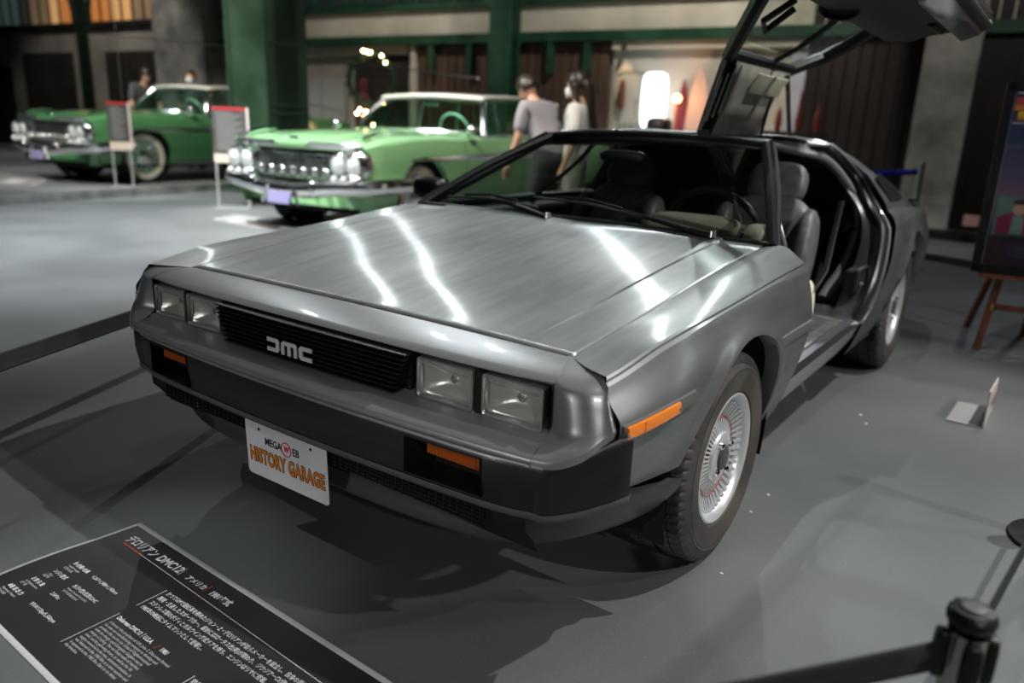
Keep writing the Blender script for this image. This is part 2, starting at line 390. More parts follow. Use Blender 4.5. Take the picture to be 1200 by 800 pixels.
def corner(side):
    # outer corner piece from the headlamp edge round to the fender seam; columns go outwards, rows go down
    cols = [
     [(.719, .283, .6935), (.7235, .262, .6925), (.735, .22, .687), (.745, .192, .6795), (.745, .172, .668), (.745, .171, .62), (.745, .169, .575), (.745, .150, .556), (.745, .130, .545), (.745, .101, .530), (.745, .096, .514)],
     [(.745, .276, .694), (.758, .250, .691), (.772, .210, .684), (.782, .176, .671), (.784, .165, .655), (.788, .158, .62), (.794, .150, .580), (.799, .136, .560), (.802, .124, .549), (.798, .112, .532), (.794, .108, .515)],
     [(.775, .262, .693), (.790, .240, .690), (.806, .208, .683), (.818, .182, .670), (.823, .172, .652), (.830, .165, .62), (.838, .158, .588), (.843, .150, .570), (.845, .145, .560), (.842, .140, .548), (.838, .137, .534)],
     [(.800, .249, .692), (.815, .232, .6895), (.829, .214, .682), (.841, .197, .668), (.847, .189, .650), (.855, .183, .622), (.863, .178, .600), (.867, .174, .588), (.868, .172, .582), (.866, .170, .573), (.863, .168, .562)],
     [(.813, .243, .691), (.826, .229, .688), (.840, .217, .681), (.854, .205, .666), (.862, .199, .648), (.872, .194, .622), (.880, .190, .606), (.883, .188, .600), (.884, .188, .596), (.882, .188, .588), (.880, .188, .580)]]
    cols.append([(a-.012, b+.022, c-.014) for a, b, c in cols[-1]])
    rows = net(cols, 4, 4)
    if side < 0: rows = mir(rows)
    MB().grid(rows, flip=(side > 0)).build('fascia_corner', 'fascia', car, angle=60)
for s in (1, -1): corner(s)
# shelf below the lamps
def shelf_rows():
    rows = []
    for k in range(-22, 23):
        x = .744*k/22; b, f = .30, nose_y(x, 'lip')
        rows.append([(x, .20, .572-.006*0), (x, .170, .560), (x, .150, .556), (x, f+.055, .5495), (x, f+.026, .541), (x, f+.008, .530), (x, f+.002, .519), (x, f+.006, .512), (x, f+.018, .511)])
    return rows
MB().grid(shelf_rows(), flip=False).build('fascia_shelf', 'fascia', car, angle=60)

# ---- front bumper: dark band, with two lamp pockets
def by(x):   # outline of bumper face
    a = abs(x); return .062+.024*(a/.65)**2 if a < .65 else .086+.16*(a-.65)+.9*(a-.65)**2
def bumper_path():
    P = []
    xs = [0, .1, .2, .3, .40, .425, .53, .632, .66, .70, .74]
    for x in xs: P.append((x, by(x), .512, .395))
    P += [(.768, .106, .514, .397), (.788, .117, .517, .400), (.806, .130, .522, .404), (.826, .143, .532, .410), (.846, .157, .546, .417), (.866, .174, .562, .426), (.893, .194, .582, .438), (.909, .218, .584, .445)]
    return P
def bumper():
    P = bumper_path(); half = []
    for x, y, zt, zb in P:
        half.append((x, y, zt, zb))
    full = [(-a, b, c, d) for a, b, c, d in reversed(half[1:])]+half
    mb = MB(); rows = []
    for x, y, zt, zb in full:
        h = zt-zb; nx = max(0, abs(x)-.70)*2.2*(1 if x > 0 else -1)
        sec = [(0.012, 1.0), (.002, .985), (.0, .95), (-.002, .90), (-.001, .5), (.006, .12), (.010, .03), (.022, .0)]
        z2 = [(x-nx*d, y+d, zb+h*f) for d, f in sec]
        rows.append(z2)
    # fine rows; leave out faces of the pockets
    n = len(rows); k = len(rows[0]); v = [p for r in rows for p in r]; f = []
    for i in range(n-1):
        for j in range(k-1):
            xm_ = (rows[i][j][0]+rows[i+1][j][0])/2
            if .425 < abs(xm_) < .632 and 3 <= j <= 4: continue
            f.append((i*k+j, i*k+j+1, (i+1)*k+j+1, (i+1)*k+j))
    mb.add(v, f); b = mb.build('front_bumper', 'bumper', car, angle=45)
    for s in (-1, 1):
        x0, x1 = (.425, .632); zt, zb = .500, .411
        pk = MB(); yo = lambda x: by(x)
        A = [(x0, yo(x0)-.002, zt), (x1, yo(x1)-.002, zt), (x1, yo(x1)-.002, zb), (x0, yo(x0)-.002, zb)]
        B = [(x0+.012, .150, zt-.006), (x1-.008, .155, zt-.006), (x1-.008, .155, zb+.006), (x0+.012, .150, zb+.006)]
        if s < 0: A = [(-a, b_, c) for a, b_, c in A]; B = [(-a, b_, c) for a, b_, c in B]
        pk.add(A+B, [(0, 1, 5, 4), (1, 2, 6, 5), (2, 3, 7, 6), (3, 0, 4, 7), (4, 5, 6, 7)])
        p = pk.build('lamp_pocket', 'black', car, smooth=False, solid=.002)
        fr = MB().tube([(a[0], a[1]-.001, a[2]) for a in A], .0025, 6, closed=True).build('pocket_rim', 'bumper', p)
        # amber indicator, set in the outer half of the pocket, ribbed lens
        l = MB(); cx = s*.533; l.box((cx, .122, .474), (.150, .03, .038))
        for q in range(20): l.box((cx-.066+q*.0069, .1065, .474), (.003, .003, .034))
        l.build('turn_signal', 'orangedark', car, smooth=False, bevel=.002)
bumper()
# grey strip along the lower bumper edge
P = bumper_path(); F = [(-a, b, c, d) for a, b, c, d in reversed(P[1:])]+P
rows = []
for x, y, zt, zb in F:
    nx = max(0, abs(x)-.70)*2.0*(1 if x > 0 else -1)
    rows.append([(x-nx*d, y+d, zb+e) for d, e in ((.008, .004), (.006, -.004), (.010, -.013), (.026, -.017), (.06, -.018))])
MB().grid(rows).build('bumper_strip', 'trimstrip', car, angle=60)
rows = []
for x, y, zt, zb in F:
    nx = max(0, abs(x)-.70)*2.0*(1 if x > 0 else -1)
    rows.append([(x-nx*d, y+d, zt+e) for d, e in ((.006, .0015), (-.0035, .001), (-.0045, -.003), (-.001, -.006))])
MB().grid(rows).build('bumper_lip', 'fascia', car, angle=60)

# ---- valance with mesh and air dam
MB().grid([[(x, y, z) for y, z in ((.12, .395), (.125, .34), (.16, .30), (.18, .27))] for x in (-.72, -.5, -.25, 0, .25, .5, .72)]).build('valance', 'matt', car, solid=.004)
g = MB()
for i in range(60): g.box((-.62+i*.0212, .114, .345), (.003, .006, .045))
for j in range(5): g.box((0, .113, .326+j*.0095), (1.26, .005, .0022))
g.build('valance_mesh', 'matt', car, smooth=False, kind='stuff')
def dam(side_pts):
    rows = []
    for top, bot in side_pts:
        t = Vector(top); b = Vector(bot); o = b-t
        out = Vector((0, -1, 0)) if abs(b.x) < .55 else Vector((.75*(1 if b.x > 0 else -1), -.65, 0)) if abs(b.x) < .76 else Vector((1 if b.x > 0 else -1, -.15, 0))
        rows.append([t, t+o*.35-out*.012, t+o*.72-out*.004, t+o*.92+out*.006, b+out*.006+Vector((0, 0, .004)), b+Vector((0, 0, -.004)), b-out*.02+Vector((0, 0, -.004)), b-out*.06+Vector((0, 0, .01))])
    return rows
D = [((0, .150, .335), (0, .150, .238)), ((.3, .152, .335), (.3, .158, .238)), ((.5, .158, .335), (.52, .176, .243)), ((.60, .165, .345), (.64, .208, .252)), ((.68, .175, .37), (.72, .262, .263)), ((.76, .165, .41), (.775, .335, .272)), ((.83, .165, .447), (.815, .41, .280)), ((.862, .20, .450), (.845, .475, .293)), ((.882, .28, .438), (.868, .515, .315)), ((.896, .36, .424), (.888, .520, .350)), ((.903, .42, .410), (.900, .505, .385))]
D2 = []
ft = cr([a+b for a, b in D], 4)
ft = [(tuple(p[:3]), tuple(p[3:])) for p in ft]
full = [((-a[0], a[1], a[2]), (-b[0], b[1], b[2])) for a, b in reversed(ft[1:])]+ft
MB().grid([[tuple(p) for p in r] for r in dam(full)]).build('air_dam', mat('air_dam_plastic', (.055, .055, .052), .36, 0, coat=.15), car, angle=50)
for s in (-1, 1):   # brake duct scoop moulding
    MB().tube([(s*.50, .150, .30), (s*.54, .146, .335), (s*.60, .150, .352), (s*.66, .165, .36)], .006, 6).build('duct_rim', 'black', car)

# ---- headlamps: four sealed rectangular lamps with bezel, reflector and fluted glass
def headlamp(cx, w, y0, s):
    z0, h = .607, .098
    root = MB()
    def rr(w_, h_, r, y): # rounded rectangle outline
        pts = []
        for qx, qz, a0 in ((1, 1, 0), (-1, 1, 90), (-1, -1, 180), (1, -1, 270)):
            for k in range(4):
                a = math.radians(a0+30*k); pts.append((cx+qx*(w_/2-r)+r*math.cos(a), y, z0+qz*(h_/2-r)+r*math.sin(a)))
        return pts
    O, I, I2 = rr(w, h, .009, y0), rr(w-.014, h-.014, .007, y0), rr(w-.018, h-.018, .006, y0+.012)
    O2 = rr(w, h, .009, y0+.03)
    root.grid([O2, O, rr(w-.003, h-.003, .009, y0-.003), rr(w-.010, h-.010, .007, y0-.003), I, I2], closeu=True)
    hb = root.build('headlamp_bezel', 'satinmetal', car, angle=50)
    # parabolic reflector bowl
    rows = []
    for i in range(11):
        row = []
        for j in range(61):
            a, b = -1+2*j/60, -1+2*i/10
            d = .034*(1-max(abs(a), abs(b))**2*.55-.45*(a*a+b*b)/2)
            row.append((cx+a*(w-.014)/2, y0+.006+d+.0011*(j % 2)*(1 if i % 5 else 0), z0+b*(h-.014)/2))
        rows.append(row)
    MB().grid(rows).build('reflector', 'reflector', hb, angle=60, solid=.001)
    g = MB(); rows = []; nxs = 44
    for i in range(7):
        zz = z0-(h-.016)/2+(h-.016)*i/6
        rows.append([(cx-(w-.016)/2+(w-.016)*j/nxs, y0+.004-.004*(1-(2*i/6-1)**2)*.5+(.0018 if j % 2 else 0)*(1 if 1 <= i <= 4 else .3), zz) for j in range(nxs+1)])
    g.grid(rows).build('lens', 'lamp_glass', hb, angle=80, solid=.0025)
    b = MB().lathe([(0, -.012), (.010, -.010), (.013, 0), (.010, .018), (.004, .03)], 14, (cx, y0+.045, z0), 'y').build('bulb', 'satinmetal', hb)
    # moulded band across the lens
    MB().box((cx, y0+.0, z0+.030), (w-.03, .002, .004)).build('lens_band', 'lamp_glass', hb, smooth=False)
for s in (-1, 1):
    headlamp(s*.463, .166, .158, s); headlamp(s*.647, .162, .163, s)
# black recess behind lamps and grille
rc = MB()
for x0, x1 in ((-.744, .744),):
    rc.add([(x0, .222, .672), (x1, .222, .672), (x1, .222, .545), (x0, .222, .545), (x0, .165, .668), (x1, .165, .668), (x1, .165, .552), (x0, .165, .552)], [(0, 1, 2, 3), (0, 4, 5, 1), (3, 2, 6, 7), (0, 3, 7, 4), (1, 5, 6, 2)])
rc.build('lamp_recess', 'matt', car, smooth=False)
for s in (-1, 1):
    MB().box((s*.556, .185, .607), (.014, .045, .100)).build('lamp_divider', 'matt', car, smooth=False)

# ---- grille: horizontal slats whose ends step inwards towards the bottom
NS = 11; grille = MB().box((0, .175, .597), (.70, .01, .125)).build('grille', 'matt', car, smooth=False)
for i in range(NS):
    z = .657-i*.0121; hw = .366-.0050*i
    sl = MB(); prof = [(.128, z+.0008), (.1265, z-.0015), (.130, z-.0042), (.168, z-.0030), (.168, z+.0035)]
    n = 12; rows = []
    for k in range(n+1):
        x = -hw+2*hw*k/n; rows.append([(x, yy+.004*(abs(x)/.36)**2, zz) for yy, zz in prof])
    sl.grid(rows, closeu=True)
    o = len(sl.v)-(n+1)*5; sl.f += [tuple(range(o, o+5)), tuple(reversed(range(o+n*5, o+n*5+5)))]; sl.mi += [0, 0]
    sl.build('slat', 'black', grille, angle=30)
# ---- badge of three joined letters, drawn as thick strokes: stylised D, M, C (reads the same mirrored)
def stroke(polys, name):
    mb = MB()
    for p in polys: mb.prism([(x, .1215, z) for x, z in p], (0, -.005, 0))
    return mb
bz = .594; bx = -.027; k = .92
def q(pts): return [(bx+x*k, bz+z*k) for x, z in pts]
bd = []
# stylised D (open on the left)
bd += [q([(-.096, .020), (-.050, .020), (-.042, .012), (-.042, -.012), (-.050, -.020), (-.096, -.020), (-.096, -.008), (-.058, -.008), (-.058, .008), (-.096, .008)])]
# M
bd += [q([(-.034, -.020), (-.034, .012), (-.026, .020), (.026, .020), (.034, .012), (.034, -.020), (.020, -.020), (.020, .008), (.007, .008), (.007, -.020), (-.007, -.020), (-.007, .008), (-.020, .008), (-.020, -.020)])]
bd += [q([(.096, .020), (.050, .020), (.042, .012), (.042, -.012), (.050, -.020), (.096, -.020), (.096, -.008), (.058, -.008), (.058, .008), (.096, .008)])]
for p in bd:
    stroke([p], 'l').build('badge_letter', 'badge', car, smooth=False, bevel=.0008)

# ---- number plate with its lettering
pl = MB(); w_, h_ = .165, .0825; pts = []
for qx, qz, a0 in ((1, 1, 0), (-1, 1, 90), (-1, -1, 180), (1, -1, 270)):
    for kk in range(5):
        a = math.radians(a0+22.5*kk); pts.append((qx*(w_-.012)+.012*math.cos(a), qz*(h_-.012)+.012*math.sin(a)))
PC = Vector((-.034, .097, .291)); PU = Vector((1, .008, 0)).normalized(); PV = Vector((0, math.sin(-.03), math.cos(.03)))
PN = PU.cross(PV)
plate = pl.prism([PC+PU*a+PV*b for a, b in pts], PN*-.0015).build('number_plate', 'platewhite', car, smooth=False)
def ptxt(body, u, v, size, m, **kk): return text('plate_lettering', body, m, plate, PC+PU*u+PV*v+PN*.0006, PU, PV, size, ext=.0003, **kk)
ptxt('MEGA', -.083, .022, .030, 'ink', sx=.86, bold=.0006)
ptxt('EB', .030, .022, .030, 'ink', sx=.86, bold=.0006)
ptxt('w', -.0055, .0245, .034, 'inkred', shear=.25, bold=.001, sx=.85)
ring = MB().tube([PC+PU*(.0055+.0195*math.cos(a))+PV*(.031+.0195*math.sin(a))+PN*.0006 for a in [2*PI*i/32 for i in range(32)]], .0016, 6, closed=True, upv=PN).build('plate_ring', 'inkred', plate)
ptxt('HISTORY GARAGE', 0, -.038, .056, 'ink', sx=.625, bold=.0036, align='CENTER', space=1.07)
t_ = text('plate_lettering', 'HISTORY GARAGE', 'inkorange', plate, PC+PU*0+PV*-.038+PN*.0012, PU, PV, .056, ext=.0003, sx=.625, bold=.0019, align='CENTER', space=1.07)
for u in (-.105, .105): MB().lathe([(0, 0), (.004, 0), (.0045, .001)], 12, PC+PU*u+PV*.061-Vector((0, .0022, 0)), 'y').build('plate_bolt', 'ink', plate)
br = MB().box((-.034, .12, .355), (.10, .03, .02)).build('plate_bracket', 'black', car, smooth=False)

# ---- side mouldings and marker lamps
def moulding(y0, y1, s, z=.592, h=.030):
    rows = []
    n = max(2, int((y1-y0)/.05))
    for i in range(n+1):
        y = y0+(y1-y0)*i/n; x = xside(y, z)
        rows.append([(s*(x-.004), y, z+h/2+.004), (s*(x+.006), y, z+h/2), (s*(x+.009), y, z), (s*(x+.006), y, z-h/2), (s*(x-.004), y, z-h/2-.002)])
    mb = MB().grid(rows); o = 0; mb.f += [(0, 1, 2, 3, 4), tuple(range(n*5, n*5+5))]; mb.mi += [0, 0]
    mb.build('side_moulding', 'trimstrip', car, angle=25)
for s in (-1, 1):
    moulding(.196, .505, s); moulding(1.105, 1.42, s)
    mk = MB(); rows = []
    for i in range(15):
        y = .202+.212*i/14; x = xside(y, .592)
        rows.append([(s*(x+.004), y, .606), (s*(x+.012), y, .604), (s*(x+.013+(.001 if i % 2 else 0)), y, .592), (s*(x+.012), y, .580), (s*(x+.004), y, .578)])
    mk.grid(rows); mk.f += [(0, 1, 2, 3, 4), tuple(range(70, 75))]; mk.mi += [0, 0]
    m_ = mk.build('side_marker', 'orange', car, angle=20)
    for y in (.262,): MB().box((s*(xside(y, .592)+.013), y, .592), (.002, .003, .022)).build('marker_rib', 'orange', m_, smooth=False)
    for y in (.198, .408): MB().lathe([(0, .004), (.004, .003), (.0045, 0)], 10, (s*(xside(y, .592)+.0135), y, .592), 'x').build('marker_screw', 'satinmetal', m_)

# ---- windscreen, A pillars, roof
HB = [(-.764, 1.425, .826), (-.5, 1.405, .832), (0, 1.398, .836), (.5, 1.405, .832), (.764, 1.425, .826)]
HT = [(-.490, 2.037, 1.128), (-.3, 2.02, 1.142), (0, 2.01, 1.149), (.3, 2.02, 1.142), (.490, 2.037, 1.128)]
HM = [((a[0]+b[0])/2, (a[1]+b[1])/2-.001, (a[2]+b[2])/2+.003) for a, b in zip(HB, HT)]
MB().grid(net([HB, HM, HT], 8, 8), flip=True).build('windscreen', 'glass', car, angle=80)
for s in (-1, 1):
    P = cr([(s*.772, 1.418, .822), (s*.640, 1.725, .995), (s*.505, 2.035, 1.134)], 8)
    MB().tube([tuple(p) for p in P], .019, 8, flat=.8).build('windscreen_pillar', 'pillarblack', car)
    P = cr([(s*.778, 1.430, .815), (s*.662, 1.74, .982), (s*.530, 2.055, 1.118), (s*.50, 2.10, 1.135)], 8)
    MB().tube([tuple(p) for p in P], .015, 8).build('pillar_seal', 'rubber', car)
MB().tube([tuple(p) for p in cr([(-.505, 2.035, 1.132), (-.3, 2.02, 1.147), (0, 2.01, 1.154), (.3, 2.02, 1.147), (.505, 2.035, 1.132)], 6)], .013, 8).build('header_seal', 'black', car)
MB().tube([(-.76, 1.425, .826), (0, 1.40, .834), (.76, 1.425, .826)], .011, 8).build('screen_base_seal', 'black', car)
# inner header and roof T panel
MB().grid([[(x, y, z+.006*(1-(x/.5)**2)) for x in (-.50, -.38, -.25, 0, .25, .38, .50)] for y, z in ((2.03, 1.138), (2.08, 1.152), (2.12, 1.157))]).build('roof_header', 'steel', car, solid=.02)
MB().grid([[(x, y, z) for x in (-.20, -.1, 0, .1, .20)] for y, z in ((2.10, 1.163), (2.4, 1.176), (2.76, 1.170))]).build('roof_panel', 'steel', car, solid=.03)
for s in (-1, 1): MB().tube([(s*.20, 2.10, 1.156), (s*.20, 2.4, 1.168), (s*.20, 2.76, 1.162)], .014, 8).build('roof_seal', 'black', car)
MB().grid([[(x, y, z) for x in (-.56, -.3, 0, .3, .56)] for y, z in ((2.74, 1.150), (2.9, 1.142), (3.02, 1.115), (3.08, 1.09))]).build('rear_roof', 'steel', car, solid=.02)

# ---- rear quarter with C pillar
EP = [(.205, 2.76, 1.168), (.45, 2.76, 1.158), (.575, 2.86, 1.125), (.68, 2.99, 1.00), (.79, 2.965, .845), (.868, 2.84, .775), (.905, 2.68, .66), (.915, 2.545, .54), (.890, 2.45, .41), (.845, 2.44, .31), (.80, 2.46, .235)]
def quarter(s):
    # upper sail: from edge back to the tail
    A = [EP[2], EP[3], (.80, 2.985, .86)]
    def ro(y): return (sm(y, [2.8, 3.2, 3.6, 4.0, 4.12], [.575, .60, .61, .60, .59]), sm(y, [2.86, 3.2, 3.6, 4.0, 4.12], [1.125, 1.07, .985, .885, .845]))
    rows = []
    for i in range(15):
        t = i/14; r0 = (2.86+(4.12-2.86)*t); a = ro(r0)
        y1 = 2.985+(4.10-2.985)*t; zc = czf(y1)+.045-.04*t; xc = xcf(y1)-.055
        m = ((a[0]+xc)/2+.02, (r0+y1)/2+.03*(1-t), (a[1]+zc)/2+.012)
        rows.append([(a[0], r0, a[1]), ((a[0]*.6+xc*.4)+.014, r0*.6+y1*.4+.03*(1-t), a[1]*.6+zc*.4+.010), m, (xc*.8+a[0]*.2+.012, y1*.8+r0*.2+.02*(1-t), zc*.8+a[1]*.2+.004), (xc, y1, zc)])
    R = net(rows, 3, 1)
    if s < 0: R = mir(R)
    MB().grid(R, flip=(s > 0)).build('sail_panel', 'steel', car, angle=40)
    # lower body: shoulder to sill with the rear arch
    yc, zc_, Rr = RA; cols = []; y0 = 2.44
    th0 = math.asin((.25-zc_)/Rr); ya = yc-Rr*math.cos(th0)
    for k in range(9): cols.append((y0+(ya-y0)*k/9, None))
    for k in range(41):
        th = th0+(PI-2*th0)*k/40; cols.append((yc-Rr*math.cos(th), zc_+Rr*math.sin(th)))
    ye = cols[-1][0]
    for k in range(1, 9): cols.append((ye+(4.15-ye)*k/8, None))
    ez = sorted([(p[2], p[1]) for p in EP[3:]]); ezz = [a for a, b in ez]; eyy = [b for a, b in ez]
    rows = []
    for y, za in cols:
        zl = za if za is not None else .235; pts = []
        zc2 = czf(y)
        for k in range(7):
            t = k/6; pts.append((xcf(y)-.055*(1-t)**1.3+.0, zc2+.045*(1-t)-.04*(1-t)*max(0, (y-2.985)/1.1)))
        for k in range(1, 43):
            z = zc2+(zl-zc2)*k/42; x = xside(y, z); r = math.hypot(y-yc, z-zc_)
            if r >= Rr-1e-4: x += .012*math.exp(-((r-Rr)/.04)**2)
            pts.append((x, z))
        row = []
        for x, z in pts:
            ye_ = sm(z, ezz, eyy); wt = max(0, 1-(y-y0)/(.9 if z > .5 else .5)); row.append((x, y+(ye_-y0)*wt, z))
        x, yy, z = row[-1]; row += [(x-.006, yy, z-.002), (x-.05, yy, z)]
        rows.append(row)
    if s < 0: rows = mir(rows)
    MB().grid(rows, flip=(s < 0)).build('rear_quarter', 'steel', car, angle=30)
    # quarter window
    Wp = [(.722, 3.03, .985), (.700, 3.20, 1.000), (.735, 3.48, .925), (.792, 3.42, .872), (.790, 3.12, .872)]
    Wp = [(s*(a+.016), b, c+.008) for a, b, c in Wp]
    MB().add(Wp, [tuple(range(5))]).build('quarter_window', 'black', car, smooth=False, solid=.004)
for s in (1, -1): quarter(s)
# tail and rear deck
louv = MB().grid([[(x, y, z) for x in (-.58, -.3, 0, .3, .58)] for y, z in ((3.05, 1.09), (3.6, .975), (4.12, .84))]).build('engine_cover', 'black', car, solid=.02)
for i in range(5): MB().add([(-.56, 3.08+i*.19, 1.10-i*.043), (.56, 3.08+i*.19, 1.10-i*.043), (.56, 3.24+i*.19, 1.075-i*.047), (-.56, 3.24+i*.19, 1.075-i*.047)], [(0, 1, 2, 3)]).build('louvre', 'steel', car, smooth=False, solid=.02)
tail = MB(); rows = []
for i in range(-14, 15):
    x = .79*i/14; b = .05*(x/.8)**2; rows.append([(x, 4.10-b, .84), (x, 4.15-b, .82), (x, 4.17-b, .70), (x, 4.19-b, .56), (x, 4.22-b, .55), (x, 4.22-b, .42), (x, 4.14-b, .28)])
tail.grid(rows, flip=True).build('rear_fascia', 'fascia', car, angle=40)
for s in (-1, 1):
    tl = MB().box((s*.55, 4.175, .68), (.36, .02, .14)).build('tail_lamp', mat('red_lens', (.4, .01, .01), .2), car, smooth=False)
# doors' lower sill, tread plate, floor pan, bulkheads, liner
for s in (-1, 1):
    MB().grid([[(s*x, y, z) for x, z in ((.60, .30), (.62, .425), (.72, .432), (.80, .425), (.868, .415), (.880, .39), (.862, .33), (.82, .26), (.795, .225), (.75, .21))] for y in (1.42, 1.7, 2.0, 2.3, 2.56)], flip=(s > 0)).build('door_sill', 'satinmetal' if s > 0 else 'black', car, angle=30)
tp = MB().grid([[(x, y, .436-(x-.72)*.06) for x in (.66, .84)] for y in (1.52, 2.30)]).build('tread_plate', noisy(mat('scuffed_aluminium', (.35, .34, .32), .4, .8), (.16, .155, .15), (.42, .41, .39), 30), car, smooth=False, solid=.002)
for i in range(16): MB().tube([(.69+.004*(i % 2), 1.60+i*.042, .4395), (.80, 1.60+i*.042, .433)], .0035, 5, cap=False).build('tread_rib', 'satinmetal', tp)
cb = MB()
cb.add([(-.62, 1.36, .2), (.62, 1.36, .2), (.62, 1.36, .80), (-.62, 1.36, .80)], [(0, 1, 2, 3)])
cb.add([(-.70, 1.3, .22), (.70, 1.3, .22), (.70, 3.0, .22), (-.70, 3.0, .22)], [(0, 1, 2, 3)])
cb.build('cabin_floor', 'matt', car, smooth=False, solid=.01)
MB().grid([[(x, y, z) for x in (-.74, -.4, 0, .4, .74)] for y, z in ((3.02, .22), (3.03, .6), (3.04, .86))]+[[(x*.80, 3.0, 1.08) for x in (-.74, -.4, 0, .4, .74)]]).build('rear_bulkhead', 'matt', car)
MB().box((0, 2.2, .25), (1.24, 3.6, .16)).build('underbody_blocker', 'matt', car, smooth=False)  # black box added under the body to block light
for s in (-1, 1):
    for (yc, zc_, R_) in (FA, RA):
        rows = [[(s*x, yc+(R_+.012)*math.cos(a), zc_+(R_+.012)*math.sin(a)) for a in [(-.3+(PI+.6)*k/20) for k in range(21)]] for x in (.56, .875)]
        l = MB().grid(rows); l.add([(s*.56, yc+(R_+.012)*math.cos(a), zc_+(R_+.012)*math.sin(a)) for a in [(-.3+(PI+.6)*k/20) for k in range(21)]], [tuple(range(21))])
        l.build('wheel_arch_liner', 'matt', car)
# left door jamb: channel between the outer edge and the inner seal
OUT = EP[:9]+[(.845, 2.44, .40)]
INN = [(.205, 2.68, 1.145), (.44, 2.68, 1.125), (.53, 2.79, 1.075), (.62, 2.93, .95), (.715, 2.925, .83), (.755, 2.84, .72), (.765, 2.72, .60), (.76, 2.62, .52), (.755, 2.53, .44), (.75, 2.50, .42)]
INNER = [(.205, 2.66, 1.13), (.46, 2.70, 1.10), (.555, 2.86, 1.055), (.665, 2.985, .90), (.70, 2.99, .80), (.705, 2.95, .68), (.69, 2.86, .56), (.66, 2.76, .47), (.655, 2.70, .43)]
for s in (1, -1):
    a = [tuple(p) for p in cr(OUT, 5)]; b = [tuple(p) for p in cr(INN, 5)]
    A = [(s*p[0], p[1], p[2]) for p in a]; B = [(s*p[0], p[1], p[2]) for p in b]
    MB().grid([A, [tuple((np.array(p)*.8+np.array(q_)*.2)-np.array([s*.02, .0, 0])) for p, q_ in zip(A, B)], B]).build('door_jamb', mat('jamb_grey', (.10, .105, .11), .35, .5), car, angle=60)
    MB().tube(A, .0075, 6).build('opening_edge', 'satinmetal', car)
    MB().tube([(p[0]-s*.028, p[1]-.03, p[2]-.003) for p in A], .013, 8).build('outer_seal', 'black', car)
    Ci = [(s*p[0], p[1], p[2]) for p in (tuple(p) for p in cr(INNER, 5))]
    MB().tube(Ci, .026, 10, flat=.8).build('inner_pillar_trim', mat('pillar_trim_grey', (.16, .165, .17), .32), car)
    MB().grid([[tuple(np.array(p)) for p in B[10:]], [tuple(np.array(p)+np.array([0, -.01, 0])) for p in (Ci+[Ci[-1]]*10)[10:10+len(B)-10]]]).build('inner_jamb', 'black', car)
lk = MB().box((.80, 2.60, .555), (.06, .16, .105)).build('lock_recess', 'matt', car, smooth=False, bevel=.01)
MB().tube([(.825, 2.52, .612), (.83, 2.68, .612)], .008, 8).build('recess_bar', 'satinmetal', lk)
MB().lathe([(0, .02), (.010, .018), (.012, 0)], 14, (.83, 2.59, .54), 'x').build('striker_pin', 'satinmetal', lk)
# front inner jamb behind the A pillar (steel hinge panel with black seal)
MB().grid([[(.775, 1.43, .81), (.80, 1.47, .74), (.83, 1.50, .60), (.80, 1.50, .43)], [(.70, 1.56, .80), (.70, 1.62, .70), (.70, 1.64, .58), (.70, 1.60, .43)]]).build('front_jamb', 'satinmetal', car, angle=60)
MB().tube([tuple(p) for p in cr([(.60, 1.83, 1.0), (.67, 1.72, .90), (.735, 1.66, .78), (.75, 1.66, .64), (.73, 1.62, .50), (.72, 1.60, .44)], 5)], .017, 8).build('front_seal', 'black', car)
MB().tube([tuple(p) for p in cr([(.615, 1.80, .99), (.69, 1.69, .89), (.758, 1.62, .78), (.775, 1.62, .66)], 5)], .009, 8).build('front_trim', 'satinmetal', car)

# ---- raised left door: built closed, then turned about its roof hinge
HX, HZ, TH = .205, 1.166, math.radians(78)
def up_(p):
    dx, dz = p[0]-HX, p[2]-HZ
    return (HX+dx*math.cos(TH)-dz*math.sin(TH), p[1], HZ+dx*math.sin(TH)+dz*math.cos(TH))
def yfr(z): return 1.435 if z < .83 else 1.435+(z-.83)/(1.135-.83)*.60
_e = sorted([(p[2], p[1]) for p in EP[2:]])
def yre(z): return sm(z, [a for a, b in _e], [b for a, b in _e])-.012
DS = [(.215, 1.172, 0), (.34, 1.166, 0), (.46, 1.152, 0), (.540, 1.122, 1), (.568, 1.092, 1), (.628, 1.02, 1), (.70, .93, 1), (.770, .850, 1), (.800, .822, 2), (.845, .806, 2), (.872, .785, 2), (.905, .70, 2), (.922, .61, 2), (.921, .56, 2), (.908, .46, 2), (.880, .37, 2), (.855, .335, 2)]
def door_pt(i, t, off=0):
    x, z, _ = DS[i]
    y0 = yfr(z) if i > 2 else 2.085; y1 = yre(z) if i > 2 else 2.75
    if i <= 2: y1 = [2.75, 2.75, 2.77][i]; y0 = [2.09, 2.085, 2.07][i]
    a = DS[max(i-1, 0)]; b = DS[min(i+1, len(DS)-1)]; tx, tz = b[0]-a[0], b[1]-a[1]; l = math.hypot(tx, tz); nx, nz = -tz/l, tx/l
    if nx < 0: nx, nz = nx, nz
    return (x-abs(nx)*off, y0+(y1-y0)*t, z-abs(nz)*off)
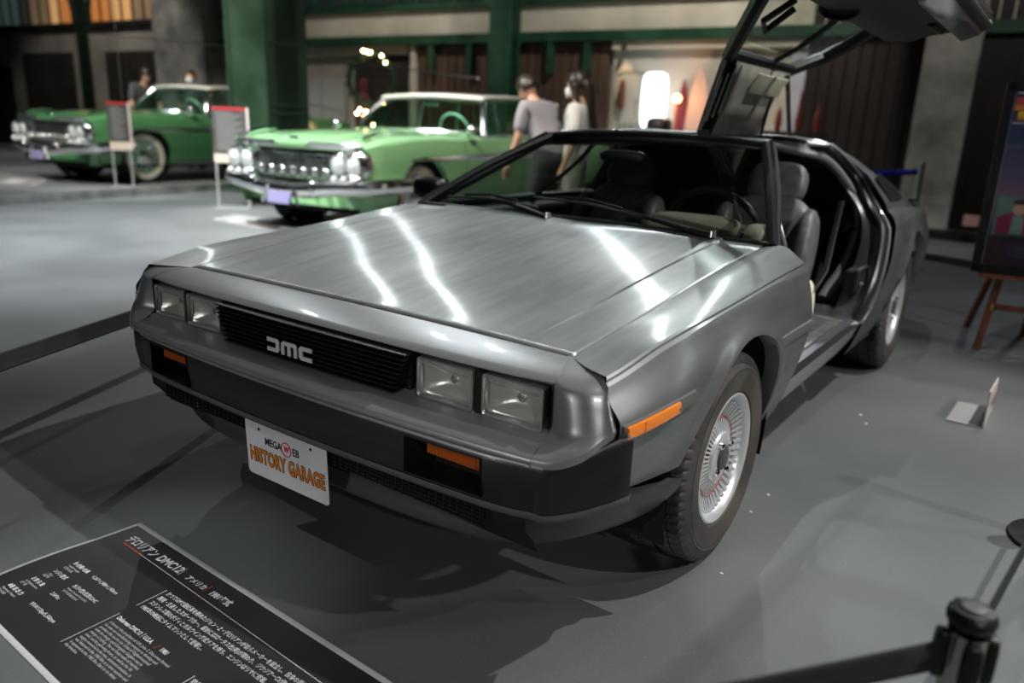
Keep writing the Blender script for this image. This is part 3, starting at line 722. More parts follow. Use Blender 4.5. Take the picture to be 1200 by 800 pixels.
def door(s, T_=lambda p: p):
    f = lambda p: T_((s*p[0], p[1], p[2])) if s > 0 else (-p[0], p[1], p[2])
    base = MB().grid([[f(door_pt(i, k/14)) for k in range(15)] for i in range(0, 4)], flip=(s > 0))
    base.grid([[f(door_pt(i, k/14)) for k in range(15)] for i in range(8, len(DS))], flip=(s > 0))
    d = base.build('door', 'steel', car, angle=40, solid=.012, off=1 if s > 0 else -1)
    d['label'] = 'raised gullwing door' if s > 0 else 'closed gullwing door'
    # window frame members
    def member(pts, r, name='window_frame', m='black', par=d, flat=1): return MB().tube([f(p) for p in pts], r, 8, flat=flat).build(name, m, par)
    fr = [door_pt(i, 0) for i in range(3, 9)]; re = [door_pt(i, 1.0) for i in range(3, 9)]
    member([(p[0]-.012, p[1]+.03, p[2]) for p in fr], .030)
    member([(p[0]-.012, p[1]-.03, p[2]) for p in re], .030)
    member([door_pt(3, t, .015) for t in (0, .25, .5, .75, 1)], .024)
    member([door_pt(8, t, .015) for t in (0, .25, .5, .75, 1)], .020)
    member([door_pt(i, .60, .012) for i in range(3, 9)], .012)
    wg = MB().grid([[f(door_pt(i, .03+.94*k/8, .006)) for k in range(9)] for i in range(3, 9)])
    wg.build('door_window', 'glass', d, angle=60)
    # inner trim: headliner piece by the hinge, big lower card
    hl = MB().grid([[f(door_pt(i, .06+.86*k/8, o)) for k in range(9)] for i, o in ((0, .045), (1, .055), (2, .055), (3, .035))]).build('headliner', 'beige', d, angle=60, solid=.006)
    if s > 0:
        pk = [[f((x, y, z)) for y in (2.30, 2.5, 2.70)] for x, z in ((.40, 1.088), (.44, 1.082), (.485, 1.065))]
        MB().grid(pk).build('courtesy_lamp', 'cream', d, solid=.012, bevel=.004)
    cardo = ((8, .03), (8, .10), (9, .16), (10, .18), (11, .19), (12, .19), (13, .17), (14, .13), (15, .09), (16, .04))
    MB().grid([[f((door_pt(i, .004, .006)))]+[f((door_pt(i, .5, o)[0], 1.455+(min(yre(DS[i][1])-.03, 2.60)-1.455)*k/10, door_pt(i, .5, o)[2])) for k in range(11)]+[f((door_pt(i, .5, .006)[0], min(yre(DS[i][1])-.01, 2.66), door_pt(i, .5, .006)[2]))] for i, o in cardo]).build('door_card', 'darkleather', d, angle=60, solid=.01)
    return d
def sp(p): return up_(p)
dl = door(1, up_); dr_ = door(-1)
# loudspeaker, pull handle, pocket and edge plate on the raised door
c = up_((.735, 1.66, .66)); nrm = (Vector(up_((.75-.1, 1.62, .64)))-Vector(c)).normalized()
def disc(c, n, r, h, name, m, par, k=24):
    x = n.orthogonal().normalized(); y = n.cross(x)
    mb = MB(); rows = [[Vector(c)+x*(rr*math.cos(a))+y*(rr*math.sin(a))+n*hh for a in [2*PI*i/k for i in range(k)]] for rr, hh in ((r, 0), (r, h), (r*.86, h*1.1), (r*.8, h*.4), (.001, h*.3))]
    return mb.grid(rows, closeu=True).build(name, m, par)
disc(c, nrm, .062, .018, 'loudspeaker', 'matt', dl)
def upb(pts, r, name, m, par=dl, **k): return MB().tube([up_(p) for p in pts], r, 8, **k).build(name, m, par)
upb([(.72, 1.56, .77), (.640, 1.54, .845), (.615, 1.62, .86), (.70, 1.66, .80)], .011, 'pull_strap', 'black')
upb([(.775, 2.15, .47), (.772, 2.36, .465)], .016, 'door_lever', 'black')
MB().grid([[up_((x, y, z)) for y in (1.46, 2.42)] for x, z in ((.850, .332), (.79, .35), (.76, .40))]).build('door_lower_edge', 'satinmetal', dl, solid=.01)
MB().grid([[up_((x, y, z)) for x, z in ((.905, .62), (.80, .60), (.76, .44), (.845, .345), (.90, .44))] for y in (1.432, 1.445)]).build('door_front_edge', 'satinmetal', dl, angle=30)
MB().add([up_(p) for p in ((.845, 1.430, .52), (.80, 1.430, .50), (.80, 1.430, .36), (.845, 1.430, .38))], [(0, 1, 2, 3)]).build('warning_lamp', mat('warning_lens', (.55, .38, .36), .3), dl, smooth=False, solid=.012)
for k in range(4): upb([(.30+.045*k, 2.075, 1.158-.012*k) if False else (.262+.02*k, 2.070, 1.150-.022*k), (.44+.02*k, 2.058, 1.132-.022*k)], .005, 'edge_rib', 'satinmetal')
# gas strut
MB().tube([(.26, 2.70, 1.17), up_((.46, 2.62, 1.10))], .008, 8).build('gas_strut', 'black', car)
MB().tube([(.30, 3.05, 1.12), up_((.50, 2.70, 1.08))], .011, 8).build('gas_strut', 'black', car)
MB().box((.21, 2.15, 1.168), (.05, .10, .03)).build('door_hinge', 'black', car, smooth=False)
MB().box((.21, 2.65, 1.172), (.05, .10, .03)).build('door_hinge', 'black', car, smooth=False)

# ---- wipers, mirror
def wiper(p0, p1, p2, b0, b1):
    w1 = MB().tube([p0, p1, p2], [.012, .009, .006], 8).build('wiper_arm', 'black', car)
    MB().lathe([(0, .022), (.012, .02), (.015, 0)], 14, p0).build('wiper_pivot', 'satinmetal', w1)
    MB().tube([b0, tuple((np.array(b0)+np.array(b1))/2+np.array([0, .0, .012])), b1], .0085, 6, flat=.6).build('wiper_blade', 'rubber', w1)
    MB().tube([tuple(np.array(b0)*.8+np.array(b1)*.2+np.array([0, 0, .016])), tuple((np.array(b0)+np.array(b1))/2+np.array([0, 0, .028])), tuple(np.array(b0)*.2+np.array(b1)*.8+np.array([0, 0, .016]))], .005, 6).build('blade_bridge', 'black', w1)
wiper((.575, 1.39, .835), (.38, 1.43, .860), (.13, 1.49, .888), (.30, 1.45, .868), (-.24, 1.52, .893))
wiper((-.075, 1.375, .835), (-.22, 1.42, .856), (-.38, 1.46, .872), (-.17, 1.44, .864), (-.66, 1.48, .862))
for s in (-1,):
    mr = MB().puff((s*.965, 1.70, .865), (.17, .11, .105), 3.2, 10).build('door_mirror', 'black', car)
    MB().tube([(s*.84, 1.66, .815), (s*.92, 1.69, .85)], .02, 8).build('mirror_stalk', 'black', mr)
    MB().box((s*.965, 1.752, .865), (.14, .006, .085)).build('mirror_glass', 'chrome', mr, smooth=False)

# ---- wheels
def wheel(x, y, R, W, rim, s):
    t = MB(); n = 320; hw = W/2
    prof = [(rim*.985, hw*.86), (rim+.004, hw*.90), (rim+.012, hw*.97), (rim+(R-rim)*.45, hw*1.04), (rim+(R-rim)*.62, hw*1.03), (rim+(R-rim)*.66, hw*1.045), (rim+(R-rim)*.72, hw*1.01), (R-.022, hw*.97), (R-.010, hw*.92), (R-.004, hw*.86)]
    tread = [(R-.001, hw*.76), (R, hw*.56), (R, hw*.545), (R-.007, hw*.535), (R-.007, hw*.495), (R, hw*.485), (R+.001, hw*.25), (R+.001, hw*.10), (R-.007, hw*.09), (R-.007, hw*.04)]
    full_ = prof+tread; full_ = full_+[(r, -h) for r, h in reversed(full_)]
    rows = []
    for r, h in full_:
        row = []
        for k in range(n):
            rr = r; a = 2*PI*k/n
            if r > R-.0125 and abs(h) > hw*.10:
                ph = (k+round(abs(h)/hw*7*(1 if abs(h) > hw*.5 else -1))) % 5
                if ph < .99 and abs(h) < hw*.95: rr -= .007
            row.append((s*h, rr*math.cos(a), rr*math.sin(a)))
        rows.append(row)
    t.grid(rows, closeu=True)
    tyre = t.build('tyre', 'rubber', None, angle=30)
    e = tyre; e.location = (x, y, R); e.parent = car
    sw = MB().lathe([(rim+.005, s*(hw*.905)), (rim+.012, s*hw*.978), (rim+(R-rim)*.45, s*(hw*1.048)), (rim+(R-rim)*.60, s*hw*1.040)], 96, (0, 0, 0), 'x').build('sidewall_ring', 'sidewall', tyre)
    rm = MB().lathe([(rim-.004, -s*hw*.85), (rim-.02, -s*hw*.4), (rim-.025, s*hw*.2), (rim-.018, s*hw*.62), (rim-.010, s*hw*.80), (rim+.002, s*hw*.90), (rim+.006, s*hw*.94), (rim+.001, s*hw*.965), (rim-.006, s*hw*.93), (rim-.020, s*hw*.78), (rim-.024, s*hw*.62)], 96, (0, 0, 0), 'x').build('rim', 'wheel', tyre)
    ri = rim-.022; nf = 44
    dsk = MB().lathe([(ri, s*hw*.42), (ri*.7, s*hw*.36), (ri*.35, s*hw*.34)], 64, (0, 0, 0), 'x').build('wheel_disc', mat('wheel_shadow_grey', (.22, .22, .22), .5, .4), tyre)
    fin = None
    for k in range(nf):
        a = 2*PI*k/nf; ca, sa = math.cos(a), math.sin(a); tw = .0042
        def pt(r, h, d): return (s*h, r*ca-d*sa, r*sa+d*ca)
        prof_ = [(ri, hw*.80), (ri*.93, hw*.74), (ri*.74, hw*.60), (ri*.70, hw*.60), (ri*.52, hw*.70), (ri*.40, hw*.76)]
        vv = [pt(r, h, -tw*(r/ri*.9+.3)) for r, h in prof_]+[pt(r, h, tw*(r/ri*.9+.3)) for r, h in prof_]+[pt(r, h-.03, -tw*.6) for r, h in prof_]+[pt(r, h-.03, tw*.6) for r, h in prof_]
        m6 = len(prof_); ff = []
        for i in range(m6-1): ff += [(i, i+1, i+1+m6, i+m6), (i, i+2*m6, i+1+2*m6, i+1), (i+m6, i+1+m6, i+1+3*m6, i+3*m6)]
        if fin is None:
            fo = MB().add([(q_[0], q_[1]*ca+q_[2]*sa, -q_[1]*sa+q_[2]*ca) for q_ in vv], ff).build('fin', 'wheel', tyre, smooth=False); fin = fo
        else:
            fo = fin.copy(); C.objects.link(fo)
        fo.rotation_euler = (a, 0, 0)
    hub = MB().lathe([(ri*.46, s*hw*.70), (ri*.44, s*hw*.80), (ri*.40, s*hw*.83), (ri*.24, s*hw*.84), (ri*.22, s*hw*.80)], 48, (0, 0, 0), 'x').build('hub', 'wheel', tyre)
    MB().lathe([(ri*.225, s*hw*.78), (ri*.215, s*hw*.90), (ri*.18, s*hw*.93), (0.0005, s*hw*.94)], 32, (0, 0, 0), 'x').build('centre_cap', mat('cap_grey', (.06, .06, .065), .35), tyre)
    for k in range(4):
        a = 2*PI*k/4+.6; MB().lathe([(.010, s*hw*.80), (.0095, s*hw*.93), (.004, s*hw*.97), (.0004, s*hw*.97)], 6, (0, ri*.33*math.cos(a), ri*.33*math.sin(a)), 'x').build('lug_nut', 'chrome', tyre)
    MB().tube([(s*hw*.64, ri*.72*math.cos(a), ri*.72*math.sin(a)) for a in [2*PI*k/60 for k in range(60)]], .0018, 5, closed=True).build('pinstripe', mat('faded_red', (.35, .10, .08), .5), tyre)
    return tyre
for s in (1, -1):
    wheel(s*.792, .876, .300, .190, .182, s); wheel(s*.782, 3.285, .331, .225, .200, s)

# ---- interior
def seat(cx):
    R = Matrix.Rotation(math.radians(-20), 3, 'X')
    b = MB(); b.puff((cx, 2.16, .395), (.46, .52, .16), 3.2, 10)
    st = b.build('seat_cushion', 'leather', car)
    MB().puff((cx, 2.50, .64), (.44, .15, .56), 3.0, 12, R=R).build('seat_back', 'leather', st)
    for q_ in (-1, 1): MB().puff((cx+q_*.195, 2.46, .62), (.10, .20, .50), 2.6, 8, R=R).build('seat_bolster', 'leather', st)
    for q_ in (-1, 1): MB().puff((cx+q_*.20, 2.16, .43), (.09, .50, .16), 2.6, 8).build('cushion_bolster', 'leather', st)
    MB().puff((cx, 2.62, .955), (.27, .12, .20), 3.0, 10, R=R).build('headrest', 'leather', st)
    MB().tube([(cx+.30, 2.60, .9), (cx+.31, 2.45, .60), (cx+.26, 2.2, .40)], .012, 6, flat=.3).build('seat_belt', 'black', st)
seat(.395); seat(-.37)
MB().grid(net([[(x, y, z+.02*(1-(x/.72)**2)) for x in (-.70, -.35, 0, .35, .70)] for y, z in ((1.42, .800), (1.56, .805), (1.70, .79), (1.76, .74), (1.74, .62), (1.70, .50))], 3, 3)).build('dashboard', 'darkleather', car, angle=60, solid=.02)
ip = MB().puff((.40, 1.71, .815), (.40, .20, .10), 3.0, 12).build('instrument_binnacle', 'darkleather', car)
MB().puff((.395, 1.655, .835), (.36, .11, .085), 3.4, 12).build('binnacle_cover', 'cream', car, label='cream cover over the instruments')
MB().puff((.625, 1.70, .815), (.085, .12, .09), 3.0, 8).build('vent_cover', 'cream', car, label='cream rounded pad at dashboard end')
stw = MB().tube([(.40+.185*math.cos(a), 1.86-.07*math.sin(a), .795+.165*math.sin(a)) for a in [2*PI*k/40 for k in range(40)]], .014, 8, closed=True).build('steering_wheel', 'black', car)
MB().box((.40, 1.85, .79), (.30, .02, .045)).build('steering_spoke', 'black', stw, smooth=False, bevel=.006)
MB().tube([(.40, 1.70, .74), (.40, 1.86, .79)], .03, 12).build('steering_column', 'black', stw)
MB().puff((.02, 2.15, .42), (.24, .95, .26), 4, 10).build('centre_console', 'darkleather', car)
MB().puff((-.03, 1.86, 1.06), (.22, .03, .055), 3, 8).build('rear_view_mirror', 'black', car)
MB().grid([[(x, y, z) for x in (-.46, -.23, 0, .23)] for y, z in ((2.05, 1.125), (2.4, 1.135), (2.75, 1.125))]).build('cabin_headliner', 'darkleather', car, solid=.01)
MB().puff((.66, 2.35, .47), (.07, .15, .20), 2.6, 10, R=Matrix.Rotation(.35, 3, 'X')).build('sill_pad', 'cream', car, label='cream oval pad beside the driver seat')
MB().puff((.63, 1.72, .46), (.05, .10, .05), 3, 6).build('sill_end_pad', 'cream', car)
# ================================================================ the hall
RA_ = .10; DR = Vector((math.cos(RA_), math.sin(RA_), 0)); NR = Vector((-math.sin(RA_), math.cos(RA_), 0)); WO = Vector((0, 11.3, 0))
def W(s, z, d=0): return WO + DR*s - NR*d + Vector((0, 0, z))     # s along the back wall, d out from it
WR = Matrix.Rotation(RA_, 3, 'Z')
def wbox(mb, s0, s1, z0, z1, d0, d1, mi=0): return mb.box(W((s0+s1)/2, (z0+z1)/2, (d0+d1)/2), (s1-s0, d1-d0, z1-z0), mi, WR)
M['floor'] = noisy(mat('painted_floor', (.1, .1, .1), .5), (.100, .108, .112), (.140, .147, .150), .9, detail=10, rough=(.42, .58), bump=.25, bscale=160, bdist=.002)
# fine pale specks in the floor paint
_m = M['floor']; _L = _m.node_tree.links; _b = _m.node_tree.nodes['Principled BSDF']; _src = _b.inputs['Base Color'].links[0].from_socket
_tc = N(_m, 'ShaderNodeTexCoord'); _vo = N(_m, 'ShaderNodeTexNoise'); _vo.inputs['Scale'].default_value = 330; _vo.inputs['Detail'].default_value = 2
_L.new(_tc.outputs['Object'], _vo.inputs['Vector'])
_rp = N(_m, 'ShaderNodeValToRGB'); _rp.color_ramp.elements[0].position = .64; _rp.color_ramp.elements[1].position = .76
_L.new(_vo.outputs['Fac'], _rp.inputs[0]); _mx = N(_m, 'ShaderNodeMixRGB'); _L.new(_rp.outputs[0], _mx.inputs[0]); _L.new(_src, _mx.inputs[1]); _mx.inputs[2].default_value = (.30, .31, .31, 1)
_L.new(_mx.outputs[0], _b.inputs['Base Color'])
M['conc'] = noisy(mat('warm_concrete', (.3, .28, .25), .85), (.20, .185, .165), (.34, .32, .285), 1.1, detail=9, bump=.3, bscale=14)
M['concg'] = noisy(mat('grey_concrete', (.3, .3, .29), .85), (.15, .15, .145), (.36, .355, .335), 2.2, detail=9, bump=.4, bscale=10)
M['cream_wall'] = noisy(mat('cream_render', (.5, .46, .38), .85), (.40, .375, .32), (.56, .52, .45), 1.4)
M['paleblue'] = noisy(mat('pale_blue_render', (.4, .42, .48), .85), (.34, .36, .42), (.46, .48, .54), 2)
M['green'] = noisy(mat('dark_green_steel', (.02, .07, .04), .5), (.008, .040, .022), (.018, .070, .038), 2.4, rough=(.4, .6))
M['greenlight'] = noisy(mat('worn_green_steel', (.06, .22, .11), .5), (.018, .050, .029), (.040, .088, .054), 1.8, rough=(.4, .6))
M['brown'] = noisy(mat('brown_boards', (.08, .04, .025), .6), (.055, .034, .026), (.110, .066, .048), 3, (8, 8, .5))
M['darkbrown'] = noisy(mat('dark_brown_boards', (.03, .014, .01), .55), (.006, .004, .004), (.014, .008, .007), 4, (10, 10, .4))
def st(mb, name, m, parent=None, **k):
    o = mb.build(name, m, parent, **k)
    if parent is None: o['kind'] = 'structure'
    return o
st(MB().box((-13, 3, -.1), (44, 24, .2)), 'floor', 'floor', smooth=False)
st(MB().box((-13, 3, 6.75), (44, 24, .3)), 'ceiling', mat('ceiling_dark', (.035, .04, .04), .9), smooth=False)
wb = MB(); wbox(wb, -33, 9, 0, 6.6, -.4, 0); wall_back = st(wb, 'wall_back', 'conc', smooth=False)
st(MB().box((8.2, 2, 3.3), (.3, 26, 6.6)), 'wall_right', mat('side_wall_grey', (.10, .10, .10), .9), smooth=False)
st(MB().box((-33.5, 2, 3.3), (.3, 26, 6.6)), 'wall_left', 'conc', smooth=False)
st(MB().box((-13, -8.6, 3.3), (44, .3, 6.6)), 'wall_front', mat('front_wall_dark', (.05, .055, .06), .9), smooth=False)
# surfaces of the back wall
def wpiece(name, m, s0, s1, z0, z1, d0, d1, **k):
    return st(wbox(MB(), s0, s1, z0, z1, d0, d1), name, m, smooth=False, **k)
wpiece('trim_1', 'green', -14.4, 1.5, 2.56, 2.72, 0, .22)
wpiece('trim_2', 'cream_wall', -14.4, 1.5, 2.725, 3.16, 0, .12)
wpiece('trim_3', 'green', -14.4, 1.5, 3.165, 3.26, 0, .20)
wpiece('trim_4', 'cream_wall', -5.05, -2.2, 0, 2.42, .005, .06)
wpiece('trim_5', 'paleblue', -2.20, -1.98, 0, 2.42, .005, .10)
wpiece('trim_6', 'cream_wall', -5.05, -1.99, 2.425, 2.555, .005, .16)
wpiece('trim_7', 'concg', -16.3, -14.6, 0, 5.2, .005, .5)
wpiece('trim_8', 'conc', -12.7, -9.3, 2.40, 2.555, .005, .12)
# upper lattice window
lw = wpiece('window_1', 'matt', -14.3, 1.4, 3.265, 4.6, .02, .05)
for i in range(36):
    wbox(MB(), -14.3+i*.435, -14.3+i*.435+.36, 3.30, 4.55, .055, .07).build('pane', mat('dark_pane', (.035, .05, .055), .15) if i == 0 else 'dark_pane', lw, smooth=False) if False else None
M['dpane'] = mat('dark_window_pane', (.030, .045, .050), .2)
for i in range(36): wbox(MB(), -14.26+i*.435, -14.26+i*.435+.37, 3.30, 4.55, .055, .07).build('pane', 'dpane', lw, smooth=False)
for i in range(37): wbox(MB(), -14.33+i*.435, -14.33+i*.435+.06, 3.265, 4.6, .055, .11).build('mullion', 'green', lw, smooth=False)
# arched windows on the left, lit from inside
def arch_window(name, sc, hw, zb, lit):
    o = wpiece(name, 'matt', sc-hw-.15, sc+hw+.15, zb-.12, zb-.02, .01, .16)
    R = hw; n = 24
    outer = [W(sc-(R+.14)*math.cos(PI*k/n), zb+(R+.14)*.85*math.sin(PI*k/n), .02) for k in range(n+1)]
    MB().tube([tuple(p) for p in outer], .09, 8).build('window_surround', 'matt', o)
    np_ = 9
    for k in range(np_):
        a0, a1 = -R+2*R*k/np_+.03, -R+2*R*(k+1)/np_-.03
        h0, h1 = .85*math.sqrt(max(0, R*R-a0*a0)), .85*math.sqrt(max(0, R*R-a1*a1))
        hm = .85*math.sqrt(max(0, R*R-((a0+a1)/2)**2))
        MB().prism([W(sc+a0, zb, .03), W(sc+a1, zb, .03), W(sc+a1, zb+h1, .03), W(sc+(a0+a1)/2, zb+hm, .03), W(sc+a0, zb+h0, .03)], -NR*.02).build('pane', lit[k], o, smooth=False)
        if k: wbox(MB(), sc+a0-.055, sc+a0-.005, zb, zb+max(h0, .05), .035, .075).build('mullion', 'black', o, smooth=False)
def lit(n, c, s): return mat(n, tuple(x*.4 for x in c), .6, emit=c, es=s)
amber = lit('lit_pane_amber', (1, .55, .22), .42); amber2 = lit('lit_pane_orange', (1, .36, .10), .30); teal = lit('lit_pane_teal', (.25, .40, .38), .10); brownp = lit('lit_pane_brown', (.5, .33, .2), .20); dimp = lit('lit_pane_dim', (.20, .20, .17), .08)
arch_window('window_2', -22.2, 2.05, 3.26, [teal, teal, teal, teal, dimp, brownp, brownp, amber, amber2])
arch_window('window_3', -17.4, 1.9, 3.26, [amber2, amber2, amber, amber, brownp, brownp, dimp, dimp, teal])
# recesses and doors
def door_(name, m, s0, s1, z1, d=.03, boards=0, bm_=None):
    o = wpiece(name, m, s0, s1, 0, z1, .005, d)
    if boards:
        w_ = (s1-s0)/boards
        for i in range(boards): wbox(MB(), s0+i*w_+.012, s0+(i+1)*w_-.012, .02, z1-.02, d, d+.03).build('board', bm_ or m, o, smooth=False)
    return o
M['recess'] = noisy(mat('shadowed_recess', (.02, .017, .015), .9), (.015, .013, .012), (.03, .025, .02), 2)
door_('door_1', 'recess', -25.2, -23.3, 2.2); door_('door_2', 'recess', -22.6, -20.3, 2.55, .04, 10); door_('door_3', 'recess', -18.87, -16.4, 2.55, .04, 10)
door_('door_4', mat('grey_door_paint', (.26, .27, .27), .6), -12.2, -10.9, 1.95, .07, 2)
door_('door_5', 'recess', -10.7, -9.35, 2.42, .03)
door_('door_6', 'brown', -9.05, -7.5, 2.54, .05, 9); door_('door_7', 'brown', -6.84, -5.12, 2.54, .05, 10); door_('door_8', 'darkbrown', -1.97, 1.2, 5.2, .10, 18)
door_('door_9', 'darkbrown', 1.3, 4.5, 5.2, .10, 14)
for s0 in (-9.2, -7.45, -6.98): wpiece('trim_9', 'cream_wall', s0, s0+.11, 0, 2.55, .005, .14)
# hanging green brackets below the beam
for s0 in (-8.75, -7.9, -6.25, -5.55): wpiece('trim_10', 'green', s0, s0+.12, 2.05, 2.56, .09, .20)
# raised display platform on the left with a bright metal edge
pm = MB().prism([(-8.72, 1.0, 0), (-9.62, 8.6, 0), (-30, 9.0, 0), (-30, 1.0, 0)], (0, 0, .10))
st(pm, 'trim_11', 'floor', smooth=False)
pe = MB(); A0, A1 = Vector((-8.72, 1.0, 0)), Vector((-9.62, 8.6, 0))
dd = (A1-A0).normalized(); nn = Vector((dd.y, -dd.x, 0))
edge = MB()
Pts = [A0+nn*.005, A1+nn*.005]
M['kerbmetal'] = noisy(mat('kerb_metal', (.5, .5, .49), .35, .8), (.30, .30, .29), (.58, .57, .55), 5, rough=(.25, .45))
kerb = MB().prism([A0, A1, A1+nn*.03, A0+nn*.03], (0, 0, .108)).build('trim_12', 'kerbmetal', smooth=False, kind='structure')
for i in range(7):
    p = A0+dd*(.6+i*1.05)+nn*.031+Vector((0, 0, .055)); MB().lathe([(.0005, .004), (.010, .004), (.012, 0)], 10, p, 'x').build('kerb_bolt', 'black', kerb)

def column(x, y, w_, m, label, h=6.55, rz=RA_, flange=True):
    t = thing('steel_column', label, 'column', (x, y, 0), rz)
    a = w_/2
    MB().box((0, 0, h/2), (w_, w_*.55, h)).build('web', m, t, smooth=False)
    MB().box((-a+.03, 0, h/2), (.06, w_, h)).build('flange', m, t, smooth=False); MB().box((a-.03, 0, h/2), (.06, w_, h)).build('flange', m, t, smooth=False)
    MB().box((0, -w_*.44, h/2), (w_*.86, .04, h)).build('cover_plate', m, t, smooth=False)
    MB().box((0, 0, .02), (w_*1.4, w_*1.4, .04)).build('base_plate', m, t, smooth=False)
    for z in (1.2, 1.32, 2.2, 3.3):
        MB().box((a+.004, 0, z), (.012, w_*.9, .03)).build('rivet_strap', m, t, smooth=False)
    for q_ in (-1, 1):
        MB().prism([(q_*a, -.03, 2.95), (q_*(a+.42), -.03, 3.5), (q_*(a+.42), -.03, 3.75), (q_*a, -.03, 3.75)], (0, .06, 0)).build('bracket', m, t, smooth=False)
    return t
column(-8.85, 6.75, .84, 'greenlight', 'thick green steel column standing between the two green cars')
column(-6.85, 10.15, .40, 'green', 'slimmer dark green steel column behind the roof of the nearer green car')
column(-19.7, 9.5, .46, mat('blackgreen_steel', (.008, .02, .015), .5), 'nearly black steel column at the far left between arched windows')
bp_ = thing('concrete_pillar', 'rough grey concrete pillar behind the open car door and poster', 'pillar', (.02, 10.15, 0), RA_)
mbp = MB(); mbp.box((0, 0, 3.3), (.60, .5, 6.5)); mbp.build('shaft', 'concg', bp_, smooth=False, bevel=.02)
MB().box((0, -.0, .06), (.66, .56, .12)).build('plinth', mat('dark_plinth', (.05, .05, .05), .6), bp_, smooth=False)
# long low dark base by the pillar
T(MB().box((1.0, 9.9, .05), (5.2, .25, .10)).build('floor_kerb', 'black', smooth=False), 'low black floor kerb along the foot of the right wall', 'kerb')

# ================================================================ two-tone saloons of the late fifties
def paint(n, c, c2): 
    m = noisy(mat(n, c, .22, 0, coat=1), c, c2, 1.0, lo=.2, hi=.8); return m
M['mint'] = paint('mint_green_paint', (.22, .46, .22), (.26, .50, .25))
M['mint_dim'] = paint('mint_green_dim_paint', (.07, .22, .09), (.085, .25, .105))  # same green as the nearer car; its dimmer light is in the colour
M['navy'] = paint('blue_black_paint', (.008, .012, .03), (.01, .014, .035))
M['roofwhite'] = mat('ivory_roof_paint', (.80, .80, .74), .25, coat=1)
M['whitewall'] = mat('whitewall_rubber', (.62, .60, .48), .5)
M['greenint'] = mat('green_upholstery', (.035, .14, .09), .5)
M['mesh'] = mat('grille_dark', (.02, .02, .02), .5)
def saloon(name, label, cat, loc, rz, body, group=None, plate=True, wire=False):
    t = thing(name, label, cat, loc, rz, group)
    ZT = lambda y: sm(y, [0.05, .35, 1.0, 1.7, 2.6, 3.7, 4.6, 5.3], [.86, .915, .945, .955, .96, .965, .97, .93])
    def XF(y, z):
        w_ = sm(y, [.05, .25, .8, 2, 3.8, 4.8, 5.3], [.90, .955, .985, 1.0, 1.0, .97, .90])
        return w_ + sm(z, [.22, .35, .55, .70, .80, .88, ZT(y)-.02, ZT(y)], [-.10, -.045, -.005, .0, -.012, -.035, -.055, -.085])
    for s in (-1, 1):
        cols = []; y = .05
        def seg(a, b, n): return [(a+(b-a)*k/n, None) for k in range(n)]
        def ar(yc, zc, R, zb): 
            th0 = math.asin((zb-zc)/R); return [(yc-R*math.cos(th0+(PI-2*th0)*k/24), zc+R*math.sin(th0+(PI-2*th0)*k/24)) for k in range(25)]
        a1 = ar(.86, .36, .40, .26); a2 = ar(3.88, .34, .37, .26)
        cols = seg(.05, a1[0][0], 8)+a1+seg(a1[-1][0]+.02, a2[0][0]-.02, 30)+a2+seg(a2[-1][0]+.02, 5.25, 10)+[(5.25, None)]
        rows = []
        for y, za in cols:
            zb = za or .25; row = []
            row.append((s*(XF(y, ZT(y))-.16), y, ZT(y)+.004))
            row.append((s*(XF(y, ZT(y))-.05), y, ZT(y)+.012))
            for k in range(25):
                z = ZT(y)+(zb-ZT(y))*k/24; row.append((s*XF(y, z), y, z))
            row.append((s*(XF(y, zb)-.05), y, zb)); rows.append(row)
        MB().grid(rows, flip=(s < 0)).build('body_side', body, t, angle=40)
        # chrome spear widening to the rear
        rows = []
        for k in range(26):
            y = .62+k*(4.4-.62)/25; h = .008+.042*min(1, (y-.62)/2.6)**.8; zc = .735+.02*min(1, (y-.6)/2)
            rows.append([(s*(XF(y, zc+h)+.003), y, zc+h), (s*(XF(y, zc)+.018), y, zc), (s*(XF(y, zc-h)+.003), y, zc-h)])
        MB().grid(rows).build('chrome_spear', 'chromesoft', t, angle=20)
        rows = [[(s*(XF(y, .29)+.002), y, .30), (s*(XF(y, .27)+.012), y, .275), (s*(XF(y, .25)+.002), y, .25)] for y in (1.35, 2, 2.8, 3.4)]
        MB().grid(rows).build('sill_strip', 'chromesoft', t)
        for yy, zz0, zz1 in ((1.55, .30, .93), (2.75, .30, .93), (3.62, .45, .93)):
            MB().tube([(s*(XF(yy, z)+.001), yy, z) for z in [zz0+(zz1-zz0)*k/6 for k in range(7)]], .004, 4).build('door_gap', 'matt', t)
        hnd = MB().tube([(s*.99, 2.55, .87), (s*1.012, 2.58, .875), (s*1.012, 2.68, .875), (s*.99, 2.71, .87)], .012, 6).build('door_handle', 'chromesoft', t)
        mr_ = MB().puff((s*1.0, 1.62, 1.03), (.12, .10, .09), 2.4, 8).build('wing_mirror', 'chromesoft', t)
        MB().tube([(s*.96, 1.60, .95), (s*.99, 1.61, 1.0)], .012, 6).build('mirror_stem', 'chromesoft', mr_)
        MB().tube([(s*.80, .12, .915), (s*.80, .3, .955), (s*.80, .52, .962)], [.022, .018, .004], 8).build('fender_ornament', 'chromesoft', t)
    # bonnet
    rows = []
    for k in range(14):
        y = .02+1.66*k/13; zt = ZT(max(y, .05)); row = []
        for j in range(-10, 11):
            a = j/10; x = a*(XF(max(y, .05), zt)-.10); sc_ = .045*(1-abs(a)**2.5)*min(1, (y+.05)/.6); dip = -.018*math.exp(-((abs(a)-.62)/.10)**2)*min(1, y/.5)
            row.append((x, y+.06*(a*a)-.04 if k == 0 else y, zt+sc_+dip-(.03 if k == 0 else 0)))
        rows.append(row)
    MB().grid(rows, flip=True).build('bonnet', body, t, angle=60)
